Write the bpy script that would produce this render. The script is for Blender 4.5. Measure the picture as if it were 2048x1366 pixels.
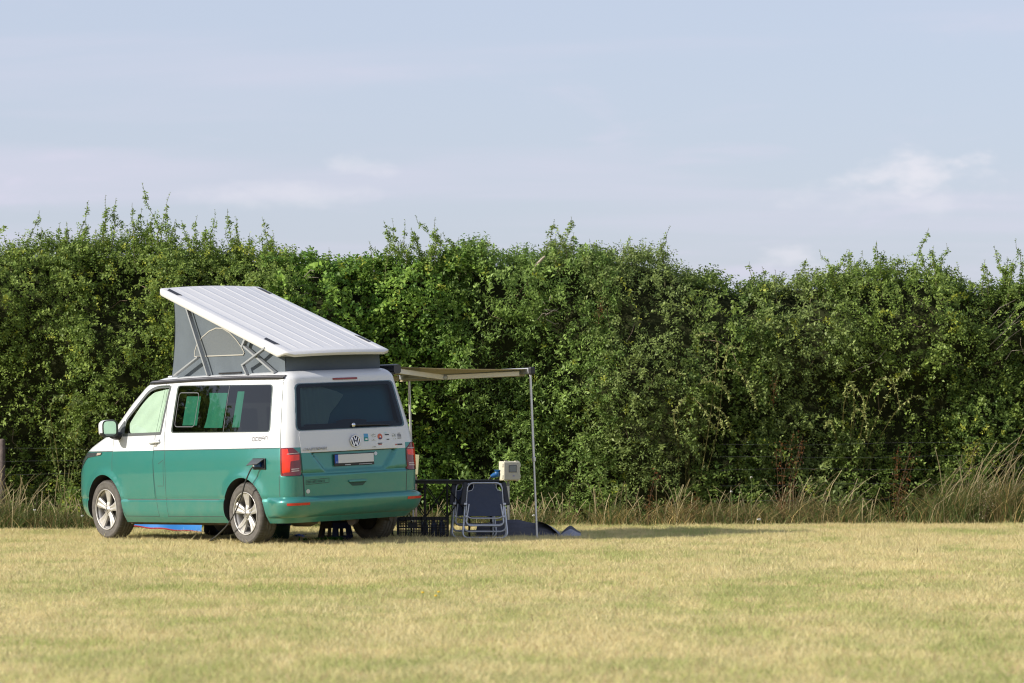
import bpy, bmesh, math, random
import numpy as np
from mathutils import Matrix, Vector

random.seed(7)
RNG = np.random.default_rng(11)
for o in list(bpy.data.objects):
    bpy.data.objects.remove(o, do_unlink=True)
scene = bpy.context.scene
COL = scene.collection

# ------------------------------------------------------------------ camera
CAM_H = 1.162
cam = bpy.data.objects.new('camera', bpy.data.cameras.new('camera'))
COL.objects.link(cam)
cam.location = (0, 0, CAM_H)
FPX = 7200.0                                   # focal length in pixels of the 2048 px wide photograph
cam.data.sensor_width = 36.0
cam.data.lens = FPX / 2048 * 36.0
cam.rotation_euler = (math.radians(90) + math.atan((880 - 683) / FPX), 0, 0)
cam.data.clip_end = 3000
cam.data.dof.use_dof = True
cam.data.dof.focus_distance = 42.0
cam.data.dof.aperture_fstop = 4.0
scene.camera = cam

# ------------------------------------------------------------------ light
SUN_EL, SUN_AZ = 27.0, 21.0                    # elevation; degrees the sun stands behind the camera's left
el, az = math.radians(SUN_EL), math.radians(SUN_AZ)
SUN_DIR = Vector((-math.cos(az) * math.cos(el), -math.sin(az) * math.cos(el), math.sin(el)))
sun = bpy.data.objects.new('sun', bpy.data.lights.new('sun', 'SUN'))
COL.objects.link(sun)
sun.data.energy = 4.3
sun.data.angle = math.radians(0.5)
sun.data.color = (1.0, 0.93, 0.82)
sun.rotation_euler = (-SUN_DIR).to_track_quat('-Z', 'Y').to_euler()

world = bpy.data.worlds.new('World')
scene.world = world
world.use_nodes = True
wt = world.node_tree
for n in list(wt.nodes):
    wt.nodes.remove(n)


def N(t, typ, **kw):
    n = t.nodes.new(typ)
    for k, v in kw.items():
        if k in n.inputs.keys() if isinstance(k, str) else False:
            n.inputs[k].default_value = v
        else:
            setattr(n, k, v)
    return n


def L(t, a, b):
    t.links.new(a, b)


w_out = N(wt, 'ShaderNodeOutputWorld')
w_bg = N(wt, 'ShaderNodeBackground')
w_bg.inputs['Strength'].default_value = 0.12
w_sky = N(wt, 'ShaderNodeTexSky')
w_sky.sky_type = 'NISHITA'
w_sky.sun_disc = False
w_sky.sun_elevation = el
w_sky.sun_rotation = math.atan2(SUN_DIR.x, SUN_DIR.y)
w_sky.altitude = 50
w_sky.air_density = 1.0
w_sky.dust_density = 1.5
w_sky.ozone_density = 2.0
w_tc = N(wt, 'ShaderNodeTexCoord')
w_sep = N(wt, 'ShaderNodeSeparateXYZ')
L(wt, w_tc.outputs['Generated'], w_sep.inputs[0])


def wmath(op, a, b=None, c=None, clamp=False):
    n = wt.nodes.new('ShaderNodeMath')
    n.operation = op
    n.use_clamp = clamp
    for i, v in enumerate((a, b, c)):
        if v is None:
            continue
        if isinstance(v, (int, float)):
            n.inputs[i].default_value = v
        else:
            L(wt, v, n.inputs[i])
    return n.outputs[0]


# thin high cloud: noise on a flat layer seen from below, so streaks flatten towards the horizon
zc = wmath('MAXIMUM', w_sep.outputs['Z'], 0.0)
den = wmath('ADD', zc, 0.055)
cx = wmath('DIVIDE', w_sep.outputs['X'], den)
cy = wmath('DIVIDE', w_sep.outputs['Y'], den)
w_cmb = N(wt, 'ShaderNodeCombineXYZ')
L(wt, cx, w_cmb.inputs[0])
L(wt, cy, w_cmb.inputs[1])


def wnoise(scale, detail, rough, dist, sx, sy, off):
    mp = N(wt, 'ShaderNodeMapping')
    mp.inputs['Scale'].default_value = (sx, sy, 1)
    mp.inputs['Location'].default_value = off
    mp.inputs['Rotation'].default_value = (0, 0, 0.25)
    L(wt, w_cmb.outputs[0], mp.inputs[0])
    n = N(wt, 'ShaderNodeTexNoise')
    n.inputs['Scale'].default_value = scale
    n.inputs['Detail'].default_value = detail
    n.inputs['Roughness'].default_value = rough
    n.inputs['Distortion'].default_value = dist
    L(wt, mp.outputs[0], n.inputs['Vector'])
    return n.outputs[0]


def wramp(v, a, b, lo=0.0, hi=1.0):
    n = N(wt, 'ShaderNodeMapRange')
    n.interpolation_type = 'SMOOTHSTEP'
    n.inputs['From Min'].default_value = a
    n.inputs['From Max'].default_value = b
    n.inputs['To Min'].default_value = lo
    n.inputs['To Max'].default_value = hi
    L(wt, v, n.inputs['Value'])
    return n.outputs[0]


veil = wramp(wnoise(0.9, 5, 0.5, 0.4, 0.55, 1.0, (3.1, 1.7, 0)), 0.42, 0.66)
wisp = wramp(wnoise(2.2, 8, 0.58, 0.5, 1.0, 0.55, (7.3, 2.2, 0)), 0.55, 0.75)
# a small cumulus in the lower right of the view and fainter puffs near the hedge top
px_x = wmath('DIVIDE', w_sep.outputs['X'], w_sep.outputs['Y'])
px_z = wmath('DIVIDE', w_sep.outputs['Z'], w_sep.outputs['Y'])
front = wramp(w_sep.outputs['Y'], 0.05, 0.2)


def puff(x, z, rx, rz, amp, sc):
    dx = wmath('DIVIDE', wmath('SUBTRACT', px_x, x), rx)
    dz = wmath('DIVIDE', wmath('SUBTRACT', px_z, z), rz)
    d = wmath('SQRT', wmath('ADD', wmath('MULTIPLY', dx, dx), wmath('MULTIPLY', dz, dz)))
    mp = N(wt, 'ShaderNodeMapping')
    mp.inputs['Scale'].default_value = (1, 1, 2.2)
    L(wt, w_tc.outputs['Generated'], mp.inputs[0])
    n = N(wt, 'ShaderNodeTexNoise')
    n.inputs['Scale'].default_value = sc
    n.inputs['Detail'].default_value = 7
    n.inputs['Roughness'].default_value = 0.55
    L(wt, mp.outputs[0], n.inputs['Vector'])
    e = wmath('SUBTRACT', wmath('MULTIPLY_ADD', n.outputs[0], 3.2, -0.70), d)
    return wmath('MULTIPLY', wmath('MULTIPLY', wramp(e, -0.25, 1.15), amp), front)


p1 = puff((1830 - 1024) / FPX, (880 - 352) / FPX, 0.023, 0.0075, 0.8, 80)
p2 = puff((1800 - 1024) / FPX, (880 - 395) / FPX, 0.034, 0.0055, 0.5, 50)
p3 = puff((715 - 1024) / FPX, (880 - 333) / FPX, 0.011, 0.0032, 0.38, 90)
p4 = puff((560 - 1024) / FPX, (880 - 388) / FPX, 0.030, 0.0040, 0.45, 60)
p5 = puff((1600 - 1024) / FPX, (880 - 515) / FPX, 0.012, 0.0030, 0.55, 80)
cl = wmath('MAXIMUM', wmath('MAXIMUM', p1, p2), wmath('MAXIMUM', wmath('MAXIMUM', p3, p4), p5))

# hazy summer air: the clear sky is whitened a little everywhere
m_haze = N(wt, 'ShaderNodeMix', data_type='RGBA')
L(wt, wramp(w_sep.outputs['Z'], 0.10, 0.75, 0.64, 0.30), m_haze.inputs[0])
m_haze.inputs[7].default_value = (3.93, 4.16, 5.25, 1)
L(wt, w_sky.outputs[0], m_haze.inputs[6])
m_veil = N(wt, 'ShaderNodeMix', data_type='RGBA')
m_veil.inputs[7].default_value = (4.50, 4.42, 5.30, 1)
L(wt, m_haze.outputs[2], m_veil.inputs[6])
L(wt, wmath('MULTIPLY', wmath('MULTIPLY_ADD', veil, 0.62, wmath('MULTIPLY', wisp, 0.42)), 0.8, clamp=True), m_veil.inputs[0])
m_cl = N(wt, 'ShaderNodeMix', data_type='RGBA')
m_cl.inputs[7].default_value = (5.25, 5.2, 5.65, 1)
L(wt, m_veil.outputs[2], m_cl.inputs[6])
L(wt, cl, m_cl.inputs[0])
L(wt, m_cl.outputs[2], w_bg.inputs['Color'])
L(wt, w_bg.outputs[0], w_out.inputs['Surface'])

scene.view_settings.view_transform = 'Standard'
scene.view_settings.look = 'None'
scene.view_settings.exposure = 0.40
scene.view_settings.gamma = 1.0
scene.view_settings.use_curve_mapping = False
scene.render.engine = 'CYCLES'
scene.cycles.max_bounces = 8
scene.cycles.diffuse_bounces = 3
scene.cycles.glossy_bounces = 3
scene.cycles.transmission_bounces = 4
scene.cycles.transparent_max_bounces = 8
scene.cycles.use_denoising = True
scene.cycles.denoiser = 'OPENIMAGEDENOISE'
scene.cycles.denoising_input_passes = 'RGB_ALBEDO_NORMAL'
scene.cycles.denoising_prefilter = 'ACCURATE'
scene.cycles.pixel_filter_type = 'BLACKMAN_HARRIS'
scene.cycles.filter_width = 1.15
scene.cycles.caustics_reflective = False
scene.cycles.caustics_refractive = False

# ------------------------------------------------------------------ helpers


def tag(o, label=None, cat=None, group=None, kind=None):
    if label: o['label'] = label
    if cat: o['category'] = cat
    if group: o['group'] = group
    if kind: o['kind'] = kind
    return o


def empty(name, loc=(0, 0, 0), label=None, cat=None, group=None, rz=0.0):
    o = bpy.data.objects.new(name, None)
    o.empty_display_size = 0.1
    COL.objects.link(o)
    o.location = loc
    o.rotation_euler = (0, 0, rz)
    return tag(o, label, cat, group)


def new_mat(name, base=(0.5, 0.5, 0.5), rough=0.5, metal=0.0, coat=0.0, spec=0.5, var=0.0, scale=20.0,
            bump=0.0, bscale=60.0, trans=0.0):
    m = bpy.data.materials.new(name)
    m.use_nodes = True
    t = m.node_tree
    b = t.nodes['Principled BSDF']
    b.inputs['Base Color'].default_value = (*base, 1)
    b.inputs['Roughness'].default_value = rough
    b.inputs['Metallic'].default_value = metal
    b.inputs['Coat Weight'].default_value = coat
    b.inputs['Coat Roughness'].default_value = 0.06
    b.inputs['Specular IOR Level'].default_value = spec
    if var > 0 or bump > 0:
        tc = t.nodes.new('ShaderNodeTexCoord')
    if var > 0:
        n = t.nodes.new('ShaderNodeTexNoise')
        n.inputs['Scale'].default_value = scale
        n.inputs['Detail'].default_value = 6
        t.links.new(tc.outputs['Object'], n.inputs['Vector'])
        r = t.nodes.new('ShaderNodeMapRange')
        r.inputs['From Min'].default_value = 0.3
        r.inputs['From Max'].default_value = 0.7
        r.inputs['To Min'].default_value = 1 - var
        r.inputs['To Max'].default_value = 1 + var
        t.links.new(n.outputs[0], r.inputs['Value'])
        mx = t.nodes.new('ShaderNodeVectorMath')
        mx.operation = 'SCALE'
        mx.inputs[0].default_value = base
        t.links.new(r.outputs[0], mx.inputs['Scale'])
        t.links.new(mx.outputs[0], b.inputs['Base Color'])
    if bump > 0:
        n2 = t.nodes.new('ShaderNodeTexNoise')
        n2.inputs['Scale'].default_value = bscale
        n2.inputs['Detail'].default_value = 4
        t.links.new(tc.outputs['Object'], n2.inputs['Vector'])
        bp = t.nodes.new('ShaderNodeBump')
        bp.inputs['Strength'].default_value = bump
        bp.inputs['Distance'].default_value = 0.01
        t.links.new(n2.outputs[0], bp.inputs['Height'])
        t.links.new(bp.outputs[0], b.inputs['Normal'])
    if trans > 0:
        tr = t.nodes.new('ShaderNodeBsdfTranslucent')
        tr.inputs['Color'].default_value = (*base, 1)
        ms = t.nodes.new('ShaderNodeMixShader')
        ms.inputs[0].default_value = trans
        t.links.new(b.outputs[0], ms.inputs[1])
        t.links.new(tr.outputs[0], ms.inputs[2])
        t.links.new(ms.outputs[0], t.nodes['Material Output'].inputs['Surface'])
    return m


def attr_mat(name, rough=0.5, trans=0.3, spec=0.4):
    """plant material: the colour of each leaf or blade comes from its own attribute"""
    m = bpy.data.materials.new(name)
    m.use_nodes = True
    t = m.node_tree
    b = t.nodes['Principled BSDF']
    a = t.nodes.new('ShaderNodeAttribute')
    a.attribute_name = 'leaf_colour'
    t.links.new(a.outputs['Color'], b.inputs['Base Color'])
    b.inputs['Roughness'].default_value = rough
    b.inputs['Specular IOR Level'].default_value = spec
    tr = t.nodes.new('ShaderNodeBsdfTranslucent')
    t.links.new(a.outputs['Color'], tr.inputs['Color'])
    ms = t.nodes.new('ShaderNodeMixShader')
    ms.inputs[0].default_value = trans
    t.links.new(b.outputs[0], ms.inputs[1])
    t.links.new(tr.outputs[0], ms.inputs[2])
    t.links.new(ms.outputs[0], t.nodes['Material Output'].inputs['Surface'])
    return m


def glass_mat(name, tint, refl=1.0, ior=1.6):
    """thin tinted pane: tinted see-through plus mirror reflection by angle"""
    m = bpy.data.materials.new(name)
    m.use_nodes = True
    t = m.node_tree
    t.nodes.remove(t.nodes['Principled BSDF'])
    tr = t.nodes.new('ShaderNodeBsdfTransparent')
    tr.inputs['Color'].default_value = (*tint, 1)
    g = t.nodes.new('ShaderNodeBsdfGlossy')
    g.inputs['Roughness'].default_value = 0.015
    g.inputs['Color'].default_value = (refl, refl, refl, 1)
    fr = t.nodes.new('ShaderNodeFresnel')
    fr.inputs['IOR'].default_value = ior
    ms = t.nodes.new('ShaderNodeMixShader')
    t.links.new(fr.outputs[0], ms.inputs[0])
    t.links.new(tr.outputs[0], ms.inputs[1])
    t.links.new(g.outputs[0], ms.inputs[2])
    t.links.new(ms.outputs[0], t.nodes['Material Output'].inputs['Surface'])
    return m


def fast_mesh(name, V, F, mat, cols=None, smooth=False):
    """V (n,3) and faces F (m,k) of one size, with a colour per vertex"""
    me = bpy.data.meshes.new(name)
    V = np.asarray(V, dtype=np.float32)
    F = np.asarray(F, dtype=np.int32)
    k = F.shape[1]
    me.vertices.add(len(V))
    me.vertices.foreach_set('co', V.ravel())
    me.loops.add(F.size)
    me.loops.foreach_set('vertex_index', F.ravel())
    me.polygons.add(len(F))
    me.polygons.foreach_set('loop_start', np.arange(0, F.size, k, dtype=np.int32))
    me.polygons.foreach_set('loop_total', np.full(len(F), k, dtype=np.int32))
    if smooth:
        me.polygons.foreach_set('use_smooth', np.ones(len(F), dtype=bool))
    if cols is not None:
        a = me.attributes.new('leaf_colour', 'FLOAT_COLOR', 'POINT')
        c = np.ones((len(V), 4), dtype=np.float32)
        c[:, :3] = cols
        a.data.foreach_set('color', c.ravel())
    me.materials.append(mat)
    me.update(calc_edges=True)
    return me


def link(name, me, parent=None):
    o = bpy.data.objects.new(name, me)
    COL.objects.link(o)
    if parent is not None:
        o.parent = parent
    return o


class MB:
    """collects boxes, tubes, sheets; build() links them as one mesh object"""

    def __init__(self):
        self.v, self.f, self.m, self.s = [], [], [], []

    def add(self, verts, faces, mi=0, smooth=False):
        o = len(self.v)
        self.v += [tuple(float(c) for c in p) for p in verts]
        for f in faces:
            self.f.append([o + i for i in f])
            self.m.append(mi)
            self.s.append(smooth)
        return self

    def box(self, c, s, mi=0, rot=None, bev=0.0):
        hx, hy, hz = s[0] / 2, s[1] / 2, s[2] / 2
        b = min(bev, hx * .9, hy * .9, hz * .9)
        bm = bmesh.new()
        bmesh.ops.create_cube(bm, size=1.0)
        for v in bm.verts:
            v.co = Vector((v.co.x * s[0], v.co.y * s[1], v.co.z * s[2]))
        if b > 0:
            bmesh.ops.bevel(bm, geom=list(bm.edges), offset=b, segments=2, profile=0.5, affect='EDGES')
        M = Matrix.Translation(Vector(c))
        if rot is not None:
            M = M @ (rot.to_4x4() if isinstance(rot, Matrix) else Matrix(rot).to_4x4())
        bm.verts.index_update()
        self.add([M @ v.co for v in bm.verts], [[v.index for v in f.verts] for f in bm.faces], mi, False)
        bm.free()
        return self

    def tube(self, pts, r, n=8, mi=0, cap=True, closed=False):
        P = [Vector(p) for p in pts]
        rs = r if isinstance(r, (list, tuple)) else [r] * len(P)
        T = []
        for i in range(len(P)):
            if closed:
                d = P[(i + 1) % len(P)] - P[i - 1]
            else:
                d = P[min(i + 1, len(P) - 1)] - P[max(i - 1, 0)]
            T.append(d.normalized())
        up = Vector((0, 0, 1)) if abs(T[0].z) < 0.9 else Vector((1, 0, 0))
        nrm = T[0].cross(up).normalized()
        V, F = [], []
        for i, p in enumerate(P):
            nrm = (nrm - T[i] * nrm.dot(T[i])).normalized()
            bi = T[i].cross(nrm)
            for k in range(n):
                a = 2 * math.pi * k / n
                V.append(p + (nrm * math.cos(a) + bi * math.sin(a)) * rs[i])
        m = len(P)
        for i in range(m if closed else m - 1):
            j = (i + 1) % m
            for k in range(n):
                F.append([i * n + k, i * n + (k + 1) % n, j * n + (k + 1) % n, j * n + k])
        self.add(V, F, mi, True)
        if cap and not closed:
            self.add(V[:n], [list(range(n))[::-1]], mi)
            self.add(V[-n:], [list(range(n))], mi)
        return self

    def bar(self, a, b, w, h, mi=0, up=(0, 0, 1), bev=0.0):
        a, b = Vector(a), Vector(b)
        x = (b - a).normalized()
        u = Vector(up)
        y = u.cross(x)
        if y.length < 1e-4:
            y = Vector((0, 1, 0)).cross(x)
        y.normalize()
        z = x.cross(y)
        R = Matrix((x, y, z)).transposed()
        return self.box((a + b) / 2, ((b - a).length, w, h), mi, R, bev)

    def lathe(self, prof, c=(0, 0, 0), axis='z', n=32, mi=0, close=False):
        """prof: (r, h) pairs"""
        V, F = [], []
        for r, h in prof:
            for k in range(n):
                a = 2 * math.pi * k / n
                p = (r * math.cos(a), r * math.sin(a), h)
                if axis == 'y':
                    p = (p[0], p[2], p[1])
                elif axis == 'x':
                    p = (p[2], p[0], p[1])
                V.append((p[0] + c[0], p[1] + c[1], p[2] + c[2]))
        m = len(prof)
        for i in range(m - 1 + (1 if close else 0)):
            j = (i + 1) % m
            for k in range(n):
                F.append([i * n + k, i * n + (k + 1) % n, j * n + (k + 1) % n, j * n + k])
        return self.add(V, F, mi, True)

    def build(self, name, mats, parent=None, recalc=True):
        me = bpy.data.meshes.new(name)
        me.from_pydata(self.v, [], self.f)
        for m in (mats if isinstance(mats, (list, tuple)) else [mats]):
            me.materials.append(m)
        me.polygons.foreach_set('material_index', self.m)
        me.polygons.foreach_set('use_smooth', self.s)
        me.update()
        if recalc:
            bm = bmesh.new()
            bm.from_mesh(me)
            bmesh.ops.recalc_face_normals(bm, faces=bm.faces)
            bm.to_mesh(me)
            bm.free()
        return link(name, me, parent)


def vnoise(x, y, seed=0):
    """smooth value noise in [0,1]"""
    x = np.asarray(x, float); y = np.asarray(y, float)
    xi, yi = np.floor(x).astype(np.int64), np.floor(y).astype(np.int64)
    fx, fy = x - xi, y - yi
    fx, fy = fx * fx * (3 - 2 * fx), fy * fy * (3 - 2 * fy)

    def h(a, b):
        n = (a * 374761393 + b * 668265263 + seed * 974711) & 0x7fffffff
        n = ((n ^ (n >> 13)) * 1274126177) & 0x7fffffff
        n = n ^ (n >> 16)
        return (n & 0xffff) / 65535.0
    return (h(xi, yi) * (1 - fx) + h(xi + 1, yi) * fx) * (1 - fy) + (h(xi, yi + 1) * (1 - fx) + h(xi + 1, yi + 1) * fx) * fy


def gz(x, y):
    """height of the ground"""
    x = np.asarray(x, float); y = np.asarray(y, float)
    xc, yc = np.clip(x, -30, 30), np.clip(y, 0, 70)
    return .006 * (xc + 2.4) + .003 * (yc - 40) + .02 * np.exp(-((x + 1.4) ** 2 + (y - 41.3) ** 2) / .5)


def unit(a):
    return a / np.maximum(np.linalg.norm(a, axis=-1, keepdims=True), 1e-9)


# ------------------------------------------------------------------ ground and sky edge
def ground_mat():
    m = bpy.data.materials.new('dry_turf')
    m.use_nodes = True
    t = m.node_tree
    b = t.nodes['Principled BSDF']
    b.inputs['Roughness'].default_value = 0.95
    b.inputs['Specular IOR Level'].default_value = 0.1
    g = t.nodes.new('ShaderNodeNewGeometry')
    mp = t.nodes.new('ShaderNodeMapping')
    mp.inputs['Scale'].default_value = (0.5, 0.35, 1)
    t.links.new(g.outputs['Position'], mp.inputs[0])
    n1 = t.nodes.new('ShaderNodeTexNoise')
    n1.inputs['Scale'].default_value = 1.3
    n1.inputs['Detail'].default_value = 8
    n1.inputs['Roughness'].default_value = 0.65
    t.links.new(mp.outputs[0], n1.inputs['Vector'])
    r = t.nodes.new('ShaderNodeValToRGB')
    r.color_ramp.elements[0].position = 0.35
    r.color_ramp.elements[0].color = (.34, .34, .12, 1)
    r.color_ramp.elements[1].position = 0.62
    r.color_ramp.elements[1].color = (.62, .52, .25, 1)
    t.links.new(n1.outputs[0], r.inputs[0])
    t.links.new(r.outputs[0], b.inputs['Base Color'])
    n2 = t.nodes.new('ShaderNodeTexNoise')
    n2.inputs['Scale'].default_value = 60
    t.links.new(g.outputs['Position'], n2.inputs['Vector'])
    bp = t.nodes.new('ShaderNodeBump')
    bp.inputs['Distance'].default_value = 0.03
    t.links.new(n2.outputs[0], bp.inputs['Height'])
    t.links.new(bp.outputs[0], b.inputs['Normal'])
    return m


gx = np.unique(np.concatenate([np.linspace(-900, -34, 10), np.linspace(-34, 14, 97), np.linspace(14, 900, 12)]))
gy = np.unique(np.concatenate([np.linspace(-700, 0, 12), np.linspace(0, 60, 121), np.linspace(60, 1500, 12)]))
XX, YY = np.meshgrid(gx, gy)
GV = np.stack([XX, YY, gz(XX, YY)], -1).reshape(-1, 3)
nx = len(gx)
ii, jj = np.meshgrid(np.arange(len(gy) - 1), np.arange(nx - 1), indexing='ij')
a0 = (ii * nx + jj).ravel()
GF = np.stack([a0, a0 + 1, a0 + nx + 1, a0 + nx], -1)
tag(link('ground', fast_mesh('ground', GV, GF, ground_mat(), smooth=True)), kind='structure')

# ------------------------------------------------------------------ lawn blades
M_GRASS = attr_mat('lawn_blades', 0.7, 0.45, 0.2)


def make_lawn():
    n = 860000
    d = np.sqrt(RNG.uniform(14.5 ** 2, 47.3 ** 2, n))
    hw = d * .145 + 2.8
    x = RNG.uniform(-1, 1, n) * hw
    # thin the blades outside the picture
    keep = (np.abs(x) < d * .145 + .4) | (RNG.random(n) < .35)
    x, d = x[keep], d[keep]
    n = len(x)
    patch = .55 * vnoise(x * .55, d * .28, 3) + .3 * vnoise(x * 1.7, d * .9, 5) + .25 * vnoise(x * 5, d * 3.5, 8)
    patch = .30 * vnoise(x * .55, d * .28, 3) + .28 * vnoise(x * 1.5, d * .8, 5) + .32 * vnoise(x * 4, d * 2.0, 8) + .22 * vnoise(x * 9, d * 6, 18)
    green = np.clip((.53 + .09 * np.clip((32 - d) / 12, -1, 1) - patch) * 3.0 + .36 + RNG.normal(0, .16, n), 0, 1)
    h = RNG.uniform(.020, .048, n) * (1 + .5 * (vnoise(x * 2, d * 1.2, 9) - .5) + .9 * (vnoise(x * 8, d * 6, 19) - .5))
    tall = RNG.random(n) < .012
    h = np.where(tall, RNG.uniform(.06, .11, n), h)
    a = RNG.uniform(0, 2 * math.pi, n)
    lean = RNG.uniform(.2, 1.5, n) * h
    wd = RNG.uniform(.0035, .0065, n) * np.where(d < 28, .8, 1.0)
    b = RNG.uniform(0, math.pi, n)
    base = np.stack([x, d, gz(x, d) - .004], -1)
    side = np.stack([np.cos(b), np.sin(b) * .6, np.zeros(n)], -1) * wd[:, None]
    tip = base + np.stack([np.cos(a) * lean, np.sin(a) * lean, h], -1)
    V = np.stack([base - side, base + side, tip], 1).reshape(-1, 3)
    straw = np.array([.735, .625, .305]); pale = np.array([.83, .735, .43]); grn = np.array([.46, .505, .185]); brn = np.array([.60, .46, .27])
    t = RNG.random(n)[:, None]
    c = straw * (1 - t) + pale * t
    c = c * (1 - green[:, None]) + grn * green[:, None]
    isb = (RNG.random(n) < .08)[:, None]
    c = np.where(isb, brn, c) * RNG.uniform(.88, 1.1, n)[:, None]
    cols = np.repeat(c, 3, axis=0)
    F = np.arange(3 * n).reshape(-1, 3)
    return link('lawn_grass', fast_mesh('lawn_grass', V, F, M_GRASS, cols))


tag(make_lawn(), kind='stuff')

# ------------------------------------------------------------------ hedge
M_LEAF = attr_mat('hedge_leaves', 0.5, 0.36, 0.28)
M_BARK = new_mat('hedge_bark', (.16, .12, .08), 0.9, var=.3, scale=30, bump=.4)
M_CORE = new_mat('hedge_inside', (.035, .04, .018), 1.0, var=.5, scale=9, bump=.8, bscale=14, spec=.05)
HY = 47.85                                       # where the face of the hedge stands


def top_z(x):
    """height of the dense part of the hedge"""
    px = np.array([-3600, -3000, -2700, -2400, -2100, -1800, -1500, -1200, -700, -300, 0, 100, 300, 500, 560, 640, 700, 760, 850, 900, 945, 1000, 1080, 1130, 1200, 1300, 1350, 1400, 1450, 1490, 1540, 1600, 1680, 1750, 1850, 1900, 1960, 2048, 2400])
    py = np.array([262, 246, 240, 262, 246, 240, 262, 300, 430, 500, 497, 492, 490, 503, 508, 518, 520, 520, 522, 505, 488, 515, 512, 490, 500, 510, 525, 545, 558, 575, 562, 560, 556, 540, 540, 555, 572, 560, 560])
    return 1.162 + (880 - np.interp(np.asarray(x) / HY * FPX + 1024, px, py)) / FPX * HY


def face_off(x, z):
    """how far the hedge face stands out towards the camera"""
    b = .55 * (vnoise(x * .55 + 9, z * .6, 21) - .5) + .62 * (vnoise(x * 1.6, z * .9 + 4, 22) - .5) + .45 * (vnoise(x * 3.4, z * 2.8, 23) - .5)
    return b + .13 * (np.clip(z, 0, 3) - 1.6)


def px2x(px, d=HY):
    return (px - 1024) / FPX * d


def leaf_mesh(P, D, Nn, Ln, Wd, col):
    D = unit(D)
    S = unit(np.cross(D, Nn))
    U = unit(np.cross(S, D))
    n = len(P)
    mid = P + D * (Ln * .45)[:, None]
    tip = P + D * Ln[:, None] - U * (Ln * .18)[:, None]
    up = U * (Wd * .22)[:, None]
    V = np.stack([P, mid - S * Wd[:, None] * .5 + up, tip, mid + S * Wd[:, None] * .5 + up], 1).reshape(-1, 3)
    F = np.arange(4 * n).reshape(-1, 4)
    return V, F, np.repeat(col, 4, axis=0)


def sprays(O, D, ln, m, lsize, lw, pal, yellow, droop=.25, spread=1.0):
    """twigs from O along D, each carrying m leaves"""
    n = len(O)
    t = (np.arange(m) + .5) / m
    t = np.clip(.12 + .9 * t[None, :] + RNG.normal(0, .03, (n, m)), .05, 1.05)
    P = O[:, None, :] + D[:, None, :] * (ln[:, None] * t)[..., None]
    P[..., 2] -= (droop * ln[:, None] * t * t)
    side = unit(np.cross(D, np.array([0, 0, 1.]) + RNG.normal(0, .2, (n, 3))))
    upv = unit(np.cross(side, D))
    ph = RNG.uniform(0, 6.28, (n, 1)) + np.arange(m)[None, :] * 2.4
    rad = np.cos(ph)[..., None] * side[:, None, :] + np.sin(ph)[..., None] * upv[:, None, :]
    LD = .55 * D[:, None, :] + spread * rad + RNG.normal(0, .3, (n, m, 3))
    NN = np.array([0, 0, 1.]) + .6 * D[:, None, :] + RNG.normal(0, .55, (n, m, 3))
    P = P + unit(LD) * .008
    sz = lsize * RNG.uniform(.65, 1.25, (n, m)) * (1.1 - .35 * t)
    tw = RNG.random((n, 1)); tl = RNG.random((n, m))
    c = pal[0] * (1 - tw[..., None]) + pal[1] * tw[..., None]
    c = c * (.72 + .56 * tl[..., None])
    yl = ((RNG.random((n, 1)) < yellow) & (tl > .2))[..., None]
    c = np.where(yl, pal[2] * (.7 + .5 * tl[..., None]), c)
    k = n * m
    return leaf_mesh(P.reshape(k, 3), LD.reshape(k, 3), NN.reshape(k, 3), sz.reshape(k), (sz * lw).reshape(k), c.reshape(k, 3))


def join(parts):
    V, F, C, o = [], [], [], 0
    for v, f, c in parts:
        V.append(v); F.append(f + o); C.append(c); o += len(v)
    return np.concatenate(V), np.concatenate(F), np.concatenate(C)


A3 = np.array
PAL = dict(
    hawthorn=(A3([0.146, 0.228, 0.044]), A3([0.263, 0.353, 0.083]), A3([0.400, 0.440, 0.065])),
    ivy=(A3([0.108, 0.222, 0.037]), A3([0.254, 0.393, 0.072]), A3([0.400, 0.440, 0.065])),
    privet=(A3([0.146, 0.245, 0.055]), A3([0.260, 0.376, 0.094]), A3([0.400, 0.440, 0.065])),
    olive=(A3([0.164, 0.234, 0.066]), A3([0.269, 0.342, 0.105]), A3([0.400, 0.440, 0.065])),
    dark=(A3([0.099, 0.171, 0.040]), A3([0.197, 0.274, 0.061]), A3([0.400, 0.440, 0.065])),
    pale=(A3([0.279, 0.331, 0.105]), A3([0.419, 0.456, 0.165]), A3([0.400, 0.440, 0.065])),
)


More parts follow.
